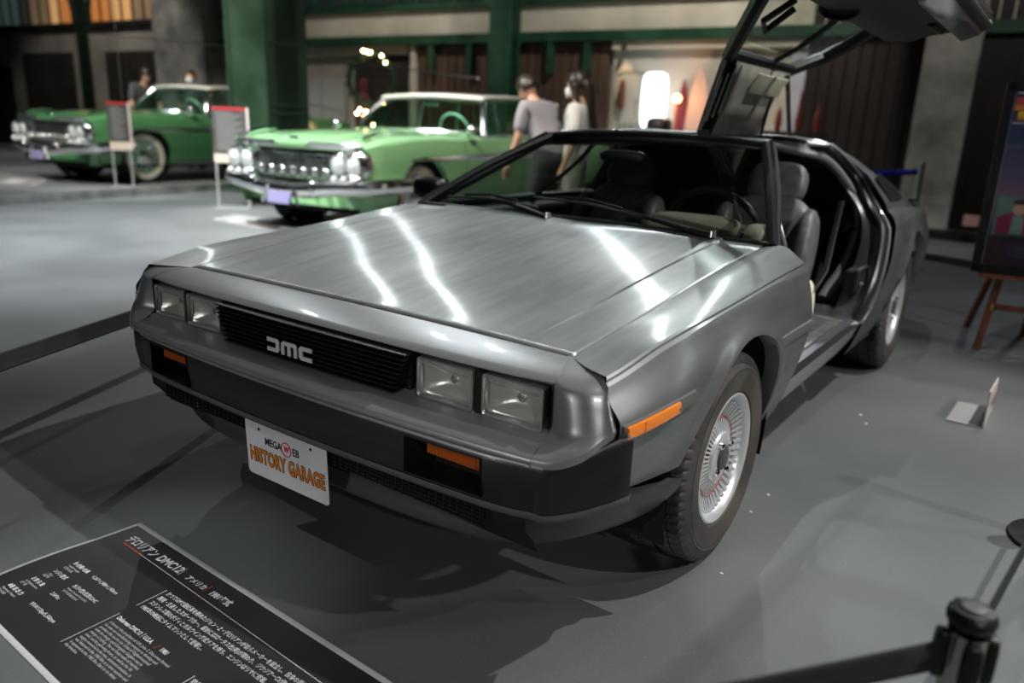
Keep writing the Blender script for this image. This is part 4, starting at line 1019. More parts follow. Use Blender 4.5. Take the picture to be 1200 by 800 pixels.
    MB().grid([[(x, y, z) for x in (-.86, -.4, 0, .4, .86)] for y, z in ((4.2, .975), (4.7, .965), (5.25, .90), (5.3, .6), (5.25, .35))], flip=True).build('boot_lid', body, t, angle=30)
    MB().add([(-.9, .2, .26), (.9, .2, .26), (.9, 5.2, .26), (-.9, 5.2, .26)], [(0, 1, 2, 3)]).build('underbody', 'matt', t, smooth=False, solid=.05)
    # front: nose panel with two nostril slots, grille, four lamps
    MB().grid([[(x, y+.05*(x/.9)**2, z) for x in (-.90, -.7, -.45, -.2, 0, .2, .45, .7, .90)] for y, z in ((-.015, .878), (-.02, .85), (-.01, .82), (.03, .80))]).build('nose_panel', body, t, angle=70)
    for s in (-1, 1):
        sl = MB().tube([(s*.20, -.030, .842), (s*.26, -.028, .862), (s*.82, .005, .862), (s*.89, .03, .850), (s*.82, .0, .832), (s*.28, -.03, .832)], .016, 6, closed=True).build('nostril_trim', 'chromesoft', t)
        MB().add([(s*.24, -.030, .836), (s*.83, .002, .836), (s*.85, .004, .857), (s*.26, -.030, .857)], [(0, 1, 2, 3)]).build('nostril_slot', 'matt', sl, smooth=False, solid=.008)
    gr = MB().box((0, .09, .66), (1.72, .04, .30)).build('grille', 'mesh', t, smooth=False)
    for i in range(5): MB().tube([(x, .045+.05*(x/.9)**2, .585+i*.042) for x in (-.52, -.3, 0, .3, .52)], .006, 6).build('grille_bar', 'chromesoft', gr)
    for i in range(9): MB().box((-.48+i*.12, .045, .67), (.010, .02, .18)).build('grille_divider', 'chromesoft', gr, smooth=False)
    for i in range(7):
        x = -.45+i*.15; MB().puff((x, -.01, .60), (.085, .08, .085), 2, 8).build('grille_stud', 'chromesoft', gr)
    MB().tube([(x, .02+.05*(x/.9)**2, .545) for x in (-.88, -.5, 0, .5, .88)], .014, 8).build('grille_sill', 'chromesoft', gr)
    for s in (-1, 1):
        hp = MB().puff((s*.735, .060, .685), (.44, .14, .26), 3.4, 12).build('headlamp_pod', 'chromesoft', t)
        for xx in (.64, .83):
            b = MB().lathe([(.105, .03), (.103, -.02), (.088, -.03), (.082, -.015)], 28, (s*xx, -.022, .685), 'y').build('headlamp_bezel', 'chromesoft', hp)
            MB().lathe([(.084, -.012), (.06, -.032), (.0005, -.042)], 24, (s*xx, -.022, .685), 'y').build('headlamp_lens', 'lamp_glass2', b)
        pk = MB().puff((s*.735, -.02, .555), (.40, .12, .10), 3, 10).build('parking_lamp', 'chromesoft', t)
        for xx in (-.12, 0, .12): MB().puff((s*.735+xx, -.08, .555), (.07, .05, .07), 2, 8).build('parking_lens', 'lamp_glass2', pk)
    # bumper wrapping round, dipping in the middle
    P = cr([(-1.02, .55, .50), (-1.03, .20, .50), (-.96, .02, .49), (-.6, -.09, .47), (-.35, -.12, .44), (0, -.13, .425), (.35, -.12, .44), (.6, -.09, .47), (.96, .02, .49), (1.03, .20, .50), (1.02, .55, .50)], 4)
    MB().tube([tuple(p) for p in P], .075, 10, flat=1.0, upv=(0, 0, 1)).build('front_bumper', 'chromesoft', t)
    MB().grid([[(x, .04+.12*(x/.9)**2, z) for x in (-.92, -.5, 0, .5, .92)] for z in (.48, .36, .28)]).build('front_apron', body, t)
    for q_ in (-1, 1): MB().puff((q_*.42, -.14, .46), (.09, .12, .16), 2.6, 8).build('overrider', 'chromesoft', t)
    if plate:
        for q_ in (-1, 1): MB().tube([(q_*.17, -.20, .46), (q_*.25, -.20, .30)], .014, 8).build('plate_guard', 'chromesoft', t)
        pp = MB().box((0, -.20, .37), (.34, .012, .17), 0, Matrix.Rotation(-.3, 3, 'X')).build('plate_frame', 'chromesoft', t, smooth=False)
        MB().box((0, -.208, .37), (.31, .012, .14), 0, Matrix.Rotation(-.3, 3, 'X')).build('plate_face', mat('plate_lilac', (.20, .19, .34), .4), pp, smooth=False)
    # cabin
    hb = [(-.93, 1.95, .955), (-.80, 1.72, .99), (-.4, 1.62, 1.0), (0, 1.60, 1.005), (.4, 1.62, 1.0), (.80, 1.72, .99), (.93, 1.95, .955)]
    ht = [(-.72, 2.22, 1.345), (-.62, 2.18, 1.36), (-.3, 2.14, 1.37), (0, 2.13, 1.375), (.3, 2.14, 1.37), (.62, 2.18, 1.36), (.72, 2.22, 1.345)]
    MB().grid(net([hb, [((a[0]+b[0])/2, (a[1]+b[1])/2-.02, (a[2]+b[2])/2+.01) for a, b in zip(hb, ht)], ht], 4, 4), flip=True).build('windscreen', 'glass2', t, angle=80)
    MB().tube([tuple(p) for p in cr(ht, 3)], .018, 6).build('screen_trim', 'chromesoft', t)
    MB().tube([tuple(p) for p in cr(hb, 3)], .014, 6).build('cowl_trim', 'chromesoft', t)
    ro = [[(x, y, z) for x in (-.76, -.60, -.3, 0, .3, .60, .76)] for y, z in ((2.10, 1.375), (2.3, 1.40), (3.0, 1.42), (3.7, 1.41), (4.02, 1.38), (4.06, 1.365))]
    ro = [[(p[0], p[1]+.06*(p[0]/.7)**2*(1 if i < 2 else -1), p[2]+.022*(1-(p[0]/.7)**2)) for p in r] for i, r in enumerate(ro)]
    MB().grid(net(ro, 3, 3)).build('roof', 'roofwhite', t, angle=60, solid=.035)
    rg = [[(-.90, 4.30, .96), (-.4, 4.48, .975), (.4, 4.48, .975), (.90, 4.30, .96)], [(-.70, 3.95, 1.36), (-.3, 4.0, 1.37), (.3, 4.0, 1.37), (.70, 3.95, 1.36)]]
    MB().grid(rg).build('rear_window', 'glass2', t)
    for s in (-1, 1):
        MB().tube([(s*.93, 1.95, .955), (s*.90, 1.99, 1.10), (s*.73, 2.22, 1.35)], .028, 8).build('screen_pillar', 'chromesoft', t)
        MB().tube([(s*.92, 3.98, .965), (s*.73, 3.80, 1.37)], .03, 8).build('rear_pillar', 'chromesoft', t)
        MB().tube([(s*.935, 3.10, .965), (s*.745, 3.02, 1.37)], .014, 6).build('window_post', 'chromesoft', t)
        MB().tube([(s*.935, 1.95, .965), (s*.94, 3.0, .972), (s*.92, 3.98, .97)], .013, 6).build('belt_trim', 'chromesoft', t)
        MB().tube([(s*.73, 2.22, 1.36), (s*.745, 3.0, 1.385), (s*.73, 3.80, 1.37)], .013, 6).build('gutter_trim', 'chromesoft', t)
        MB().tube([(s*.935, 2.32, .965), (s*.76, 2.40, 1.36)], .010, 6).build('vent_post', 'chromesoft', t)
        MB().grid([[(s*.93, 2.0, .96), (s*.93, 3.0, .97), (s*.915, 3.95, .97)], [(s*.735, 2.24, 1.36), (s*.745, 3.0, 1.38), (s*.735, 3.8, 1.37)]]).build('side_window', 'glass2', t)
    MB().grid(net([[(x, y, z+.03*(1-(x/.85)**2)) for x in (-.85, -.4, 0, .4, .85)] for y, z in ((1.72, .96), (1.90, .97), (2.02, .93), (2.02, .75))], 2, 2)).build('dashboard', 'greenint', t)
    for x in (-.42, .42): MB().puff((x, 2.75, .72), (.74, .22, .62), 3, 8).build('front_seat', 'greenint', t)
    MB().puff((0, 3.65, .72), (1.6, .24, .60), 3, 8).build('rear_seat', 'greenint', t)
    MB().box((0, 2.8, .40), (1.7, 2.4, .10)).build('cabin_floor', 'matt', t, smooth=False)
    sw = MB().tube([(.42+.21*math.cos(a), 2.12-.08*math.sin(a), 1.0+.19*math.sin(a)) for a in [2*PI*k/32 for k in range(32)]], .013, 6, closed=True).build('steering_wheel', mat('pale_green_plastic', (.35, .55, .45), .3), t)
    MB().tube([(.22, 2.12, 1.0), (.62, 2.12, 1.0)], .010, 6).build('steering_spoke', 'chromesoft', sw)
    for q_ in (-1, 1): MB().tube([(q_*.1, 1.66, 1.0), (q_*.45, 1.70, 1.03)], .007, 5).build('wiper', 'chromesoft', t)
    MB().puff((0, .02, .90), (.16, .03, .035), 2.4, 8).build('bonnet_badge', 'chromesoft', t)
    MB().puff((0, 2.2, 1.30), (.24, .03, .06), 3, 6).build('rear_view_mirror', 'chromesoft', t)
    # wheels
    for s in (-1, 1):
        for yc in (.86, 3.88):
            x = s*.80; R = .36
            tr = MB().lathe([(.20, s*-.085), (.30, s*-.10), (.352, s*-.085), (R, s*-.06), (R, s*.06), (.352, s*.085), (.318, s*.098)], 48, (x, yc, R), 'x').build('tyre', 'rubber', t)
            MB().lathe([(.312, s*.098), (.28, s*.104), (.242, s*.096), (.22, s*.085)], 48, (x, yc, R), 'x').build('whitewall', 'whitewall', tr)
            MB().lathe([(.240, s*.092), (.225, s*.104), (.16, s*.092), (.10, s*.100), (.07, s*.118), (.03, s*.130), (.0005, s*.132)], 40, (x, yc, R), 'x').build('hubcap', 'chromesoft', tr)
            for k in range(12 if not wire else 20):
                a = 2*PI*k/(12 if not wire else 20); MB().tube([(x+s*.104, yc+.075*math.cos(a), R+.075*math.sin(a)), (x+s*.103, yc+.175*math.cos(a), R+.175*math.sin(a))], .007, 5).build('hubcap_rib', 'satinmetal', tr)
            MB().lathe([(.405, s*-.10), (.405, s*.12)], 40, (s*.80, yc, .36), 'x').build('wheel_well', 'matt', t)
    return t
M['glass2'] = winmat('green_tinted_glass', (.70, .90, .80), 1.45)
M['lamp_glass2'] = mat('sealed_beam_glass', (.62, .65, .66), .12, .15, coat=1); M['chromesoft'] = mat('soft_chrome', (.84, .86, .88), .17, 1)
SA = saloon('saloon_car', 'bright mint green fifties saloon with ivory roof nearest behind the steel coupe', 'car', (-4.94, 4.07, 0), .071, 'mint')
SA.scale = (1.03, 1.03, 1.07)
SB = saloon('saloon_car', 'same green fifties saloon, darkened as if less lit, on the raised platform beyond the thick column', 'car', (-10.85, 4.36, .101), .077, 'mint_dim')
SB.scale = (1.03, 1.03, 1.07)
SCc = saloon('saloon_car', 'blue-black classic car cut off by the left edge of the photo', 'car', (-24.6, 8.0, .101), .077+PI*.55, 'navy', wire=True)

# ================================================================ people
def bake(o):
    dg = bpy.context.evaluated_depsgraph_get(); me = bpy.data.meshes.new_from_object(o.evaluated_get(dg)); m0 = o.data
    o.modifiers.clear(); o.data = me; return o
def skin(name, verts, edges, rad, m, parent, sub=2, root=0):
    me = bpy.data.meshes.new(name); me.from_pydata([tuple(v) for v in verts], edges, []); o = bpy.data.objects.new(name, me); C.objects.link(o)
    o.modifiers.new('k', 'SKIN'); sd = o.modifiers.new('s', 'SUBSURF'); sd.levels = sub; sd.render_levels = sub
    for i, v in enumerate(me.skin_vertices[0].data):
        r = rad[i]; v.radius = r if isinstance(r, tuple) else (r, r); v.use_root = (i == root)
    bake(o); o.data.materials.clear(); o.data.materials.append(M[m] if isinstance(m, str) else m); o.data.shade_smooth(); o.name = name
    if parent is not None: o.parent = parent
    return o
M['skin'] = mat('skin_tone', (.56, .33, .22), .5)
M['hair'] = noisy(mat('black_hair', (.02, .015, .012), .4), (.010, .008, .007), (.035, .025, .018), 40, (1, 1, 8))
M['hairbrown'] = noisy(mat('brown_hair', (.08, .035, .02), .4), (.05, .022, .012), (.12, .055, .03), 40, (1, 1, 8))
M['mask'] = mat('white_mask', (.82, .83, .84), .7)
def lerp(a, b, t): return tuple(a[i]+(b[i]-a[i])*t for i in range(3))
def hand(vs, es, rs, wi, wrist, d, side, curl=.5):
    """palm, four unequal fingers and a thumb, appended to the body graph"""
    d = Vector(d).normalized(); side = Vector(side).normalized(); pn = d.cross(side)
    def add(p, r, to): vs.append(tuple(p)); rs.append(r); es.append((to, len(vs)-1)); return len(vs)-1
    w_ = Vector(wrist); pi_ = add(w_+d*.05, (.034, .016), wi)
    for k, (o, L_) in enumerate(((-.028, .062), (-.009, .072), (.010, .068), (.028, .052))):
        b = add(w_+d*.088+side*o, .0095, pi_); c_ = add(w_+d*(.088+L_*.5)+side*o*1.1+pn*curl*.010, .0085, b); add(w_+d*(.088+L_*.9)+side*o*1.1+pn*curl*.030, .0075, c_)
    b = add(w_+d*.035-side*.036, .011, pi_); add(w_+d*.075-side*.056+pn*.012, .009, b)
def person(name, label, loc, rz, H, J, shirt, trousers, hairm, hair='short', mask=False, shoes='black', sleeve=.6, tuck=0):
    """J: joints in local metres for a 1.7 m figure, facing -y"""
    t = thing(name, label, 'person', loc, rz); k = H/1.7; t.scale = (k, k, k)
    pel, chest, neck, head = J['pel'], J['chest'], J['neck'], J['head']
    vs = [pel, lerp(pel, chest, .5), chest, neck, lerp(neck, head, .5)]; es = [(0, 1), (1, 2), (2, 3), (3, 4)]; rs = [(.13, .09), (.115, .085), (.13, .085), (.055, .055), (.055, .055)]
    for sd in ('L', 'R'):
        sgn = 1 if sd == 'L' else -1
        sh, el, wr = J['sh'+sd], J['el'+sd], J['wr'+sd]; hi, kn, an = J['hip'+sd], J['kn'+sd], J['an'+sd]
        i = len(vs); vs += [sh, lerp(sh, el, .5), el, lerp(el, wr, .5), wr]; rs += [.058, .045, .038, .034, .025]; es += [(2, i), (i, i+1), (i+1, i+2), (i+2, i+3), (i+3, i+4)]
        d = Vector(wr)-Vector(el); sv = d.cross(Vector((0, 0, 1))) if abs(d.normalized().z) < .95 else Vector((0, 1, 0))
        hand(vs, es, rs, i+4, wr, d, sv if sv.length > 0 else (0, 1, 0))
        i = len(vs); ft_ = (an[0], an[1]-.13, .035)
        vs += [hi, kn, lerp(kn, an, .4), an, (an[0], an[1], .05), ft_]; rs += [.085, .055, .052, .036, .036, (.038, .025)]; es += [(0, i), (i, i+1), (i+1, i+2), (i+2, i+3), (i+3, i+4), (i+4, i+5)]
    skin('body', vs, es, rs, 'skin', t, 2)
    # head
    hd = Vector(head); f = (Vector(J.get('look', (0, -1, 0)))).normalized(); up0 = (hd-Vector(neck)).normalized(); sx_ = f.cross(up0).normalized(); u_ = sx_.cross(f).normalized()
    def hp(a, b, c): return tuple(hd+sx_*a+f*b+u_*c)
    rows = []
    for i in range(17):
        ph = PI*i/16; z = math.cos(ph); row = []
        for j in range(24):
            a = 2*PI*j/24; r = math.sin(ph); x, y = r*math.cos(a)*.075, r*math.sin(a)*.095
            if z < 0: x *= 1-.28*(-z)**1.4; y *= 1-.10*(-z)
            y += .012*(1 if y > 0 else 0)*max(0, -z)
            # nose, brow
            if y > .07 and abs(x) < .02: y += .016*math.exp(-((z+.18)/.16)**2)
            if y > .06 and .015 < abs(x) < .05: y -= .007*math.exp(-((z-.08)/.10)**2)
            row.append(hp(x, y, z*.118))
        rows.append(row)
    hdm = MB().grid(rows, closeu=True).build('head', 'skin', t, angle=80)
    for q_ in (-1, 1):
        MB().puff(hp(q_*.03, .086, .010), (.022, .022, .012), 2, 6).build('eye', 'ink', hdm)
        MB().puff(hp(q_*.078, -.005, -.005), (.018, .03, .055), 2, 6).build('ear', 'skin', hdm)
    MB().puff(hp(0, .092, -.055), (.045, .014, .012), 2, 6).build('mouth', mat('lips', (.42, .16, .13), .5) if 'lips' not in M else 'lips', hdm)
    # hair
    rows = []
    for i in range(12):
        ph = PI*.60*i/11; row = []
        for j in range(28):
            a = 2*PI*j/28; r = math.sin(ph); x, y = r*math.cos(a)*.086, r*math.sin(a)*.106-.010
            z = math.cos(ph)*.13
            if y > .045 and z < .05: z = .05+(.05-z)*.1; y = min(y, .095)
            if hair == 'short' and z < -.0 and y > -.02: z = max(z, -.0)
            row.append(hp(x*(1+.03*math.sin(j*2.3+i)), y, z))
        rows.append(row)
    hr = MB().grid(rows, closeu=True).build('hair', hairm, t, angle=80, solid=.008)
    if hair == 'long':
        vs = [hp(0, -.07, .05), hp(0, -.115, -.05), hp(.0, -.11, -.16), hp(.01, -.10, -.28), hp(.02, -.10, -.40), hp(.02, -.11, -.48)]
        skin('hair_length', vs, [(i, i+1) for i in range(5)], [(.075, .06), (.08, .05), (.075, .045), (.065, .04), (.05, .03), (.02, .015)], hairm, t, 2)
        for q_ in (-1, 1): skin('hair_lock', [hp(q_*.07, .0, .03), hp(q_*.082, -.01, -.08), hp(q_*.09, -.03, -.20), hp(q_*.085, -.04, -.32)], [(0, 1), (1, 2), (2, 3)], [.03, .028, .026, .012], hairm, t, 1)
    if mask:
        rows = [[hp(.066*math.sin(a), .022+.088*math.cos(a)+.012*(1-abs(zz)), -.045+.045*zz) for a in [-1.35+2.7*j/12 for j in range(13)]] for zz in (-1, -.4, .2, .8)]
        mk = MB().grid(rows).build('face_mask', 'mask', t, angle=80, solid=.003)
    # shirt with sleeves
    vs = [lerp(pel, chest, -.32), lerp(pel, chest, .30), lerp(pel, chest, .75), chest, lerp(chest, neck, .75)]; rs = [(.178, .135), (.165, .128), (.168, .125), (.172, .122), (.085, .085)]; es = [(0, 1), (1, 2), (2, 3), (3, 4)]
    for sd in ('L', 'R'):
        sh, el, wr = J['sh'+sd], J['el'+sd], J['wr'+sd]; i = len(vs)
        vs += [lerp(sh, el, .03), lerp(sh, el, .5), lerp(sh, el, min(1, sleeve+.25))]; rs += [.072, .066, .060]; es += [(3, i), (i, i+1), (i+1, i+2)]
        if sleeve > .9: vs += [lerp(el, wr, .5), lerp(el, wr, .85)]; rs += [.054, .045]; es += [(i+2, i+3), (i+3, i+4)]
    skin('shirt', vs, es, rs, shirt, t, 2)
    vs = [lerp(pel, chest, .42), pel]; rs = [(.140, .105), (.160, .118)]; es = [(0, 1)]
    for sd in ('L', 'R'):
        hi, kn, an = J['hip'+sd], J['kn'+sd], J['an'+sd]; i = len(vs)
        vs += [hi, lerp(hi, kn, .5), kn, lerp(kn, an, .5), lerp(kn, an, .93)]; rs += [.105, .090, .075, .068, .062]; es += [(1, i), (i, i+1), (i+1, i+2), (i+2, i+3), (i+3, i+4)]
    skin('trousers', vs, es, rs, trousers, t, 2)
    for sd in ('L', 'R'):
        an = J['an'+sd]; MB().puff((an[0], an[1]-.06, .045), (.10, .28, .09), 3, 8).build('shoe', shoes, t)
    return t
UP = dict(pel=(0, 0, .93), chest=(0, 0, 1.28), neck=(0, .01, 1.43), head=(0, -.02, 1.585), shL=(.17, 0, 1.38), shR=(-.17, 0, 1.38), elL=(.23, .03, 1.10), elR=(-.23, .03, 1.10), wrL=(.25, -.06, .86), wrR=(-.25, -.06, .86),
          hipL=(.09, 0, .88), hipR=(-.09, 0, .88), knL=(.10, -.02, .49), knR=(-.10, -.02, .49), anL=(.11, .02, .08), anR=(-.11, .02, .08))
LEAN = dict(UP, pel=(0, .08, .93), chest=(0, -.06, 1.25), neck=(0, -.15, 1.39), head=(0, -.25, 1.50), shL=(.17, -.10, 1.34), shR=(-.17, -.10, 1.34), elL=(.22, -.12, 1.05), elR=(-.22, -.12, 1.05), wrL=(.22, -.22, .82), wrR=(-.22, -.22, .82), hipL=(.09, .10, .88), hipR=(-.09, .10, .88), look=(0, -.8, -.6))
M['greyshirt'] = mat('grey_tshirt', (.33, .31, .34), .8); M['whiteshirt'] = mat('white_blouse', (.78, .77, .75), .8); M['darkshirt'] = mat('charcoal_tshirt', (.07, .075, .08), .8)
M['darktrouser'] = mat('charcoal_trousers', (.045, .045, .05), .8); M['khaki'] = mat('grey_khaki_trousers', (.30, .29, .25), .8)
person('person', 'person in a grey t-shirt and dark trousers bending towards the mint green car', (-2.52, 5.0, 0), -1.75, 1.70, LEAN, 'greyshirt', 'darktrouser', 'hair')
WJ = dict(UP, look=(-.15, -.95, -.22), head=(-.01, -.03, 1.585))
person('person', 'person with long dark hair in a white blouse and face mask', (-2.15, 4.98, 0), -1.25, 1.64, WJ, 'whiteshirt', 'khaki', 'hair', 'long', True)
person('person', 'person in a charcoal t-shirt leaning over the far side of the platform car', (-12.75, 6.9, .10), 1.35, 1.90, LEAN, 'darkshirt', 'darktrouser', 'hair')
person('person', 'person with brown hair and a mask seen over the ivory roof of the platform car', (-12.75, 7.9, .10), .65, 1.84, UP, 'darkshirt', 'darktrouser', 'hairbrown', 'short', True)
# ================================================================ panels, stands, barriers and small things
M['signblack'] = noisy(mat('sign_print_black', (.03, .028, .03), .35), (.026, .024, .026), (.036, .034, .036), 2)
M['signwhite'] = mat('sign_white', (.74, .74, .76), .45)
M['signtext'] = mat('sign_text_white', (.80, .80, .80), .5)
M['signgrey'] = mat('sign_text_grey', (.52, .52, .52), .5)
M['signred'] = mat('sign_red_line', (.62, .10, .03), .5)
# floor information sheet
fs = thing('floor_sign', 'black printed information sheet with white border lying on the floor by the coupe nose', 'sign', (-.512, -.064, 0), -.018)
def sheet(u0, u1, v0, v1, z, curl=0):
    rows = []
    for i in range(17):
        v = v0+(v1-v0)*i/16; rows.append([(u0+(u1-u0)*k/24-.015*math.sin(min(1, max(0, (-v-.12)/.34))*PI*.8)*max(0, 1-k/3)*curl, v, z+.005*curl*math.sin(min(1, max(0, (-v)/.45))*PI)*max(0, 1-k/2.0)) for k in range(25)])
    return rows
MB().grid(sheet(0, 1.14, -.458, 0, .003, 1)).build('sheet_border', 'signwhite', fs, solid=.002)
MB().grid(sheet(.013, 1.127, -.445, -.016, .0042, 1)).build('printed_face', 'signblack', fs)
Z0 = .0052
def ftx(body, x, y, size, m='signtext', **k):   # x,y world ground coordinates of the baseline start
    c_, s_ = math.cos(.018), math.sin(.018); dx, dy = x+.512, y+.064
    return text('sign_lettering', body, m, fs, (dx*c_-dy*s_, dx*s_+dy*c_, Z0), (math.cos(.018), math.sin(.018), 0), (-math.sin(.018), math.cos(.018), 0), size, ext=.0002, **k)
def fbar(x0, y0, x1, y1, w_, m='signtext'):
    c_, s_ = math.cos(.018), math.sin(.018)
    P = []
    for x, y in ((x0, y0), (x1, y1)): dx, dy = x+.512, y+.064; P.append(Vector((dx*c_-dy*s_, dx*s_+dy*c_, Z0)))
    d = (P[1]-P[0]).normalized(); n_ = Vector((-d.y, d.x, 0))*w_/2
    MB().add([P[0]-n_, P[1]-n_, P[1]+n_, P[0]+n_], [(0, 1, 2, 3)]).build('sign_rule', m, fs, smooth=False)
ftx('デロリアン', -.452, -.143, .036, sx=.80, bold=.0007); ftx('DMC12', -.295, -.143, .036, sx=.92, bold=.001)
fbar(-.181, -.148, -.187, -.115, .0015); ftx('アメリカ', -.155, -.144, .021, bold=.0004); fbar(-.067, -.150, -.067, -.119, .0018, 'signred')
ftx('1981年式', -.048, -.146, .024, sx=.86, bold=.0006)
fbar(-.462, -.153, -.353, -.156, .0042, 'signred'); fbar(-.353, -.156, .60, -.186, .0016)
for row, (a, b, x2, sub1, sub2) in enumerate((('●全長×全幅×全高', '4,267×1,988×1,140mm', -.340, 'Length×width×height', '全长×全宽×全高'), ('●エンジン型式', '水冷V型6気筒SOHC', -.337, 'Engine Type', '发动机型号'), ('●総 排 気 量', '2,849cc', -.346, 'Total Displacement', '总排气量'), ('●最 高 出 力', '97kW/130ps/5,500rpm', -.342, 'Maximum Output', '最大功率'))):
    y = -.290-.049*row
    ftx(a, -.466, y, .0145, sx=.86, bold=.0002); ftx(b, x2, y-.001, .0150, sx=.86); ftx(sub1, -.466, y-.013, .0095, 'signgrey'); ftx(sub2, -.466, y-.024, .0095, 'signgrey')
    if row == 1: ftx('Water Cooled V6 SOHC', x2, y-.014, .0090, 'signgrey'); ftx('水冷V型6缸SOHC', x2, y-.025, .0090, 'signgrey')
fbar(-.139, -.322, -.139, -.457, .0016); fbar(-.139, -.201, -.138, -.282, .0016)
ftx('Delorean DMC12｜U.S.A.', -.127, -.337, .0165, sx=.84, bold=.0003); fbar(.040, -.341, .046, -.324, .0014, 'signred'); ftx('1981', .056, -.337, .0165, sx=.86, bold=.0003)
para = ['A former vice president of GM, John Z. DeLorean formed', 'his own car manufacturing company to develop and', 'produce this sports car. Lotus of England assisted', 'with the design, and Giorgetto Giugiaro was in', 'charge of styling. The car body made of stainless', 'steel, and its gull-wing doors, as well as the V6', 'engine mounted in the rear, attracted attention. It', 'was featured in the 1985 film as a time machine and', 'it appeared in the 1985 film. Back to its debut', 'the timeline.']
for i, l in enumerate(para): ftx(l, -.125, -.3555-.0112*i, .0108, 'signgrey', sx=.98)
jp = ['かつてGMで副社長を務めたジョン・Z・デロリアンが自らメーカーを設立し、自身の理想を', '開発・生産したスポーツカー。設計にはロータス社(英)が関わり、ジウジアーロ(伊)が担当した。', 'ステンレス製のボディとガルウイング式ドアを持ち、エンジンはリヤに搭載。', '1985年の映画にタイムマシンとして登場し、']
for i, l in enumerate(jp): ftx(l, -.126, -.2135-.0222*i, .0165, sx=.80)
fbar(.193, -.333, .192, -.455, .0016); ftx('曾任通用汽车副总裁的约翰·Z', .20, -.350, .0150)

# low L-shaped acrylic placard on the floor
lp = thing('floor_placard', 'small L-shaped white acrylic placard on the floor beside the right rear area', 'placard', (1.267, 2.581, 0), 0)
lp['label'] = 'small L-shaped white acrylic placard standing on the floor by the open door side'
MB().add([(0, 0, .0), (.142, -.003, 0), (.150, .33, 0), (.012, .31, 0)], [(0, 1, 2, 3)]).build('foot', noisy(mat('milky_acrylic', (.5, .5, .49), .3), (.42, .42, .42), (.5, .5, .49), 4), lp, smooth=False, solid=-.008)
up_pl = MB().add([(.142, -.003, .004), (.150, .33, .004), (.150, .33, .150), (.142, -.003, .170)], [(0, 1, 2, 3)]).build('upright', mat('pinkish_card', (.62, .54, .50), .5), lp, smooth=False, solid=.006)
for j, (c_, zc) in enumerate((('signred', .125), ('ink', .10), ('ink', .085), ('ink', .07))):
    MB().add([(.1515, .06+.01*j, zc), (.1575, .25, zc), (.1575, .25, zc+.008), (.1515, .06+.01*j, zc+.008)], [(0, 1, 2, 3)]).build('printed_line', c_, up_pl, smooth=False)

# retractable barrier posts and their belts
M['postmetal'] = noisy(mat('post_metal', (.5, .48, .44), .22, 1), (.44, .42, .38), (.56, .54, .50), 3, (1, 1, .3))
def post(x, y, h, label, rz=0):
    t = thing('barrier_post', label, 'barrier post', (x, y, 0), rz)
    MB().lathe([(.0005, .022), (.10, .020), (.150, .010), (.155, 0)], 40).build('base', 'black', t)
    MB().lathe([(.026, .02), (.026, h-.035)], 32).build('tube', 'postmetal', t)
    cp_ = MB().lathe([(.027, h-.026), (.030, h-.022), (.032, h-.012), (.030, h-.006), (.026, h-.001), (.016, h+.0)], 36).build('head', 'black', t)
    MB().lathe([(.016, h), (.0155, h+.003), (.012, h+.0035), (.0005, h+.003)], 28).build('head_button', mat('button_grey', (.12, .12, .13), .25), cp_)
    for k in range(4):
        a = k*PI/2+.6; MB().box((.0225*math.cos(a), .0225*math.sin(a), h-.0015), (.010, .006, .003), 0, Matrix.Rotation(a, 3, 'Z')).build('head_rib', 'black', cp_, smooth=False)
    for k in range(4):
        a = k*PI/2; c = (.031*math.cos(a), .031*math.sin(a), h-.075)
        MB().puff(c, (.016, .024, .075) if k % 2 == 0 else (.024, .016, .075), 5, 6).build('belt_slot', 'black', t)
    return t
M['belt'] = noisy(mat('belt_webbing', (.018, .018, .02), .7), (.014, .014, .016), (.026, .025, .027), 20, (1, 1, 30))
def belt(p0, p1, label, sag=.02, w_=.050, tw=0):
    p0, p1 = Vector(p0), Vector(p1); d = (p1-p0).normalized(); n_ = Vector((-d.y, d.x, 0)).normalized(); rows = []
    for i in range(25):
        t_ = i/24; c = p0.lerp(p1, t_)-Vector((0, 0, sag*4*t_*(1-t_))); a = tw*t_
        row = []
        for j in range(9):
            v = -w_/2+w_*j/8; row.append(c+Vector((0, 0, 1))*v*math.cos(a)+n_*(v*math.sin(a)+(.0022 if j in (2, 4, 6) else 0)))
        rows.append(row)
    return T(MB().grid(rows).build('barrier_belt', 'belt', None, solid=.0015, angle=60), label, 'barrier belt')
PA_ = (1.52, .03); PB_ = (1.71, 1.62)
post(*PA_, .565, 'steel barrier post with black head at the bottom right corner', .35)
post(*PB_, .565, 'barrier post just outside the right edge whose shadow falls on the floor', .2) if False else post(*PB_, .565, 'barrier post at the right edge casting a thin shadow on the floor', .2)
belt((PA_[0]-.028, PA_[1]-.026, .492), (.42, -1.30, .46), 'black barrier belt running left from the bottom right post', .01, .05, .35)
belt((PA_[0]+.008, PA_[1]+.045, .495), (PB_[0]-.005, PB_[1]-.045, .495), 'black barrier belt running from the bottom right post towards the right edge', .015)
post(-1.92, 1.78, .50, 'barrier post hidden low behind the coupe hood') if False else None
belt((-.62, -.92, .44), (-1.93, 1.76, .40), 'black barrier belt crossing the floor left of the coupe headlamps', .0, .058)
belt((.05, 5.28, .40), (2.4, 4.27, .40), 'black barrier belt passing behind the coupe tail and below the poster', .01, .05)

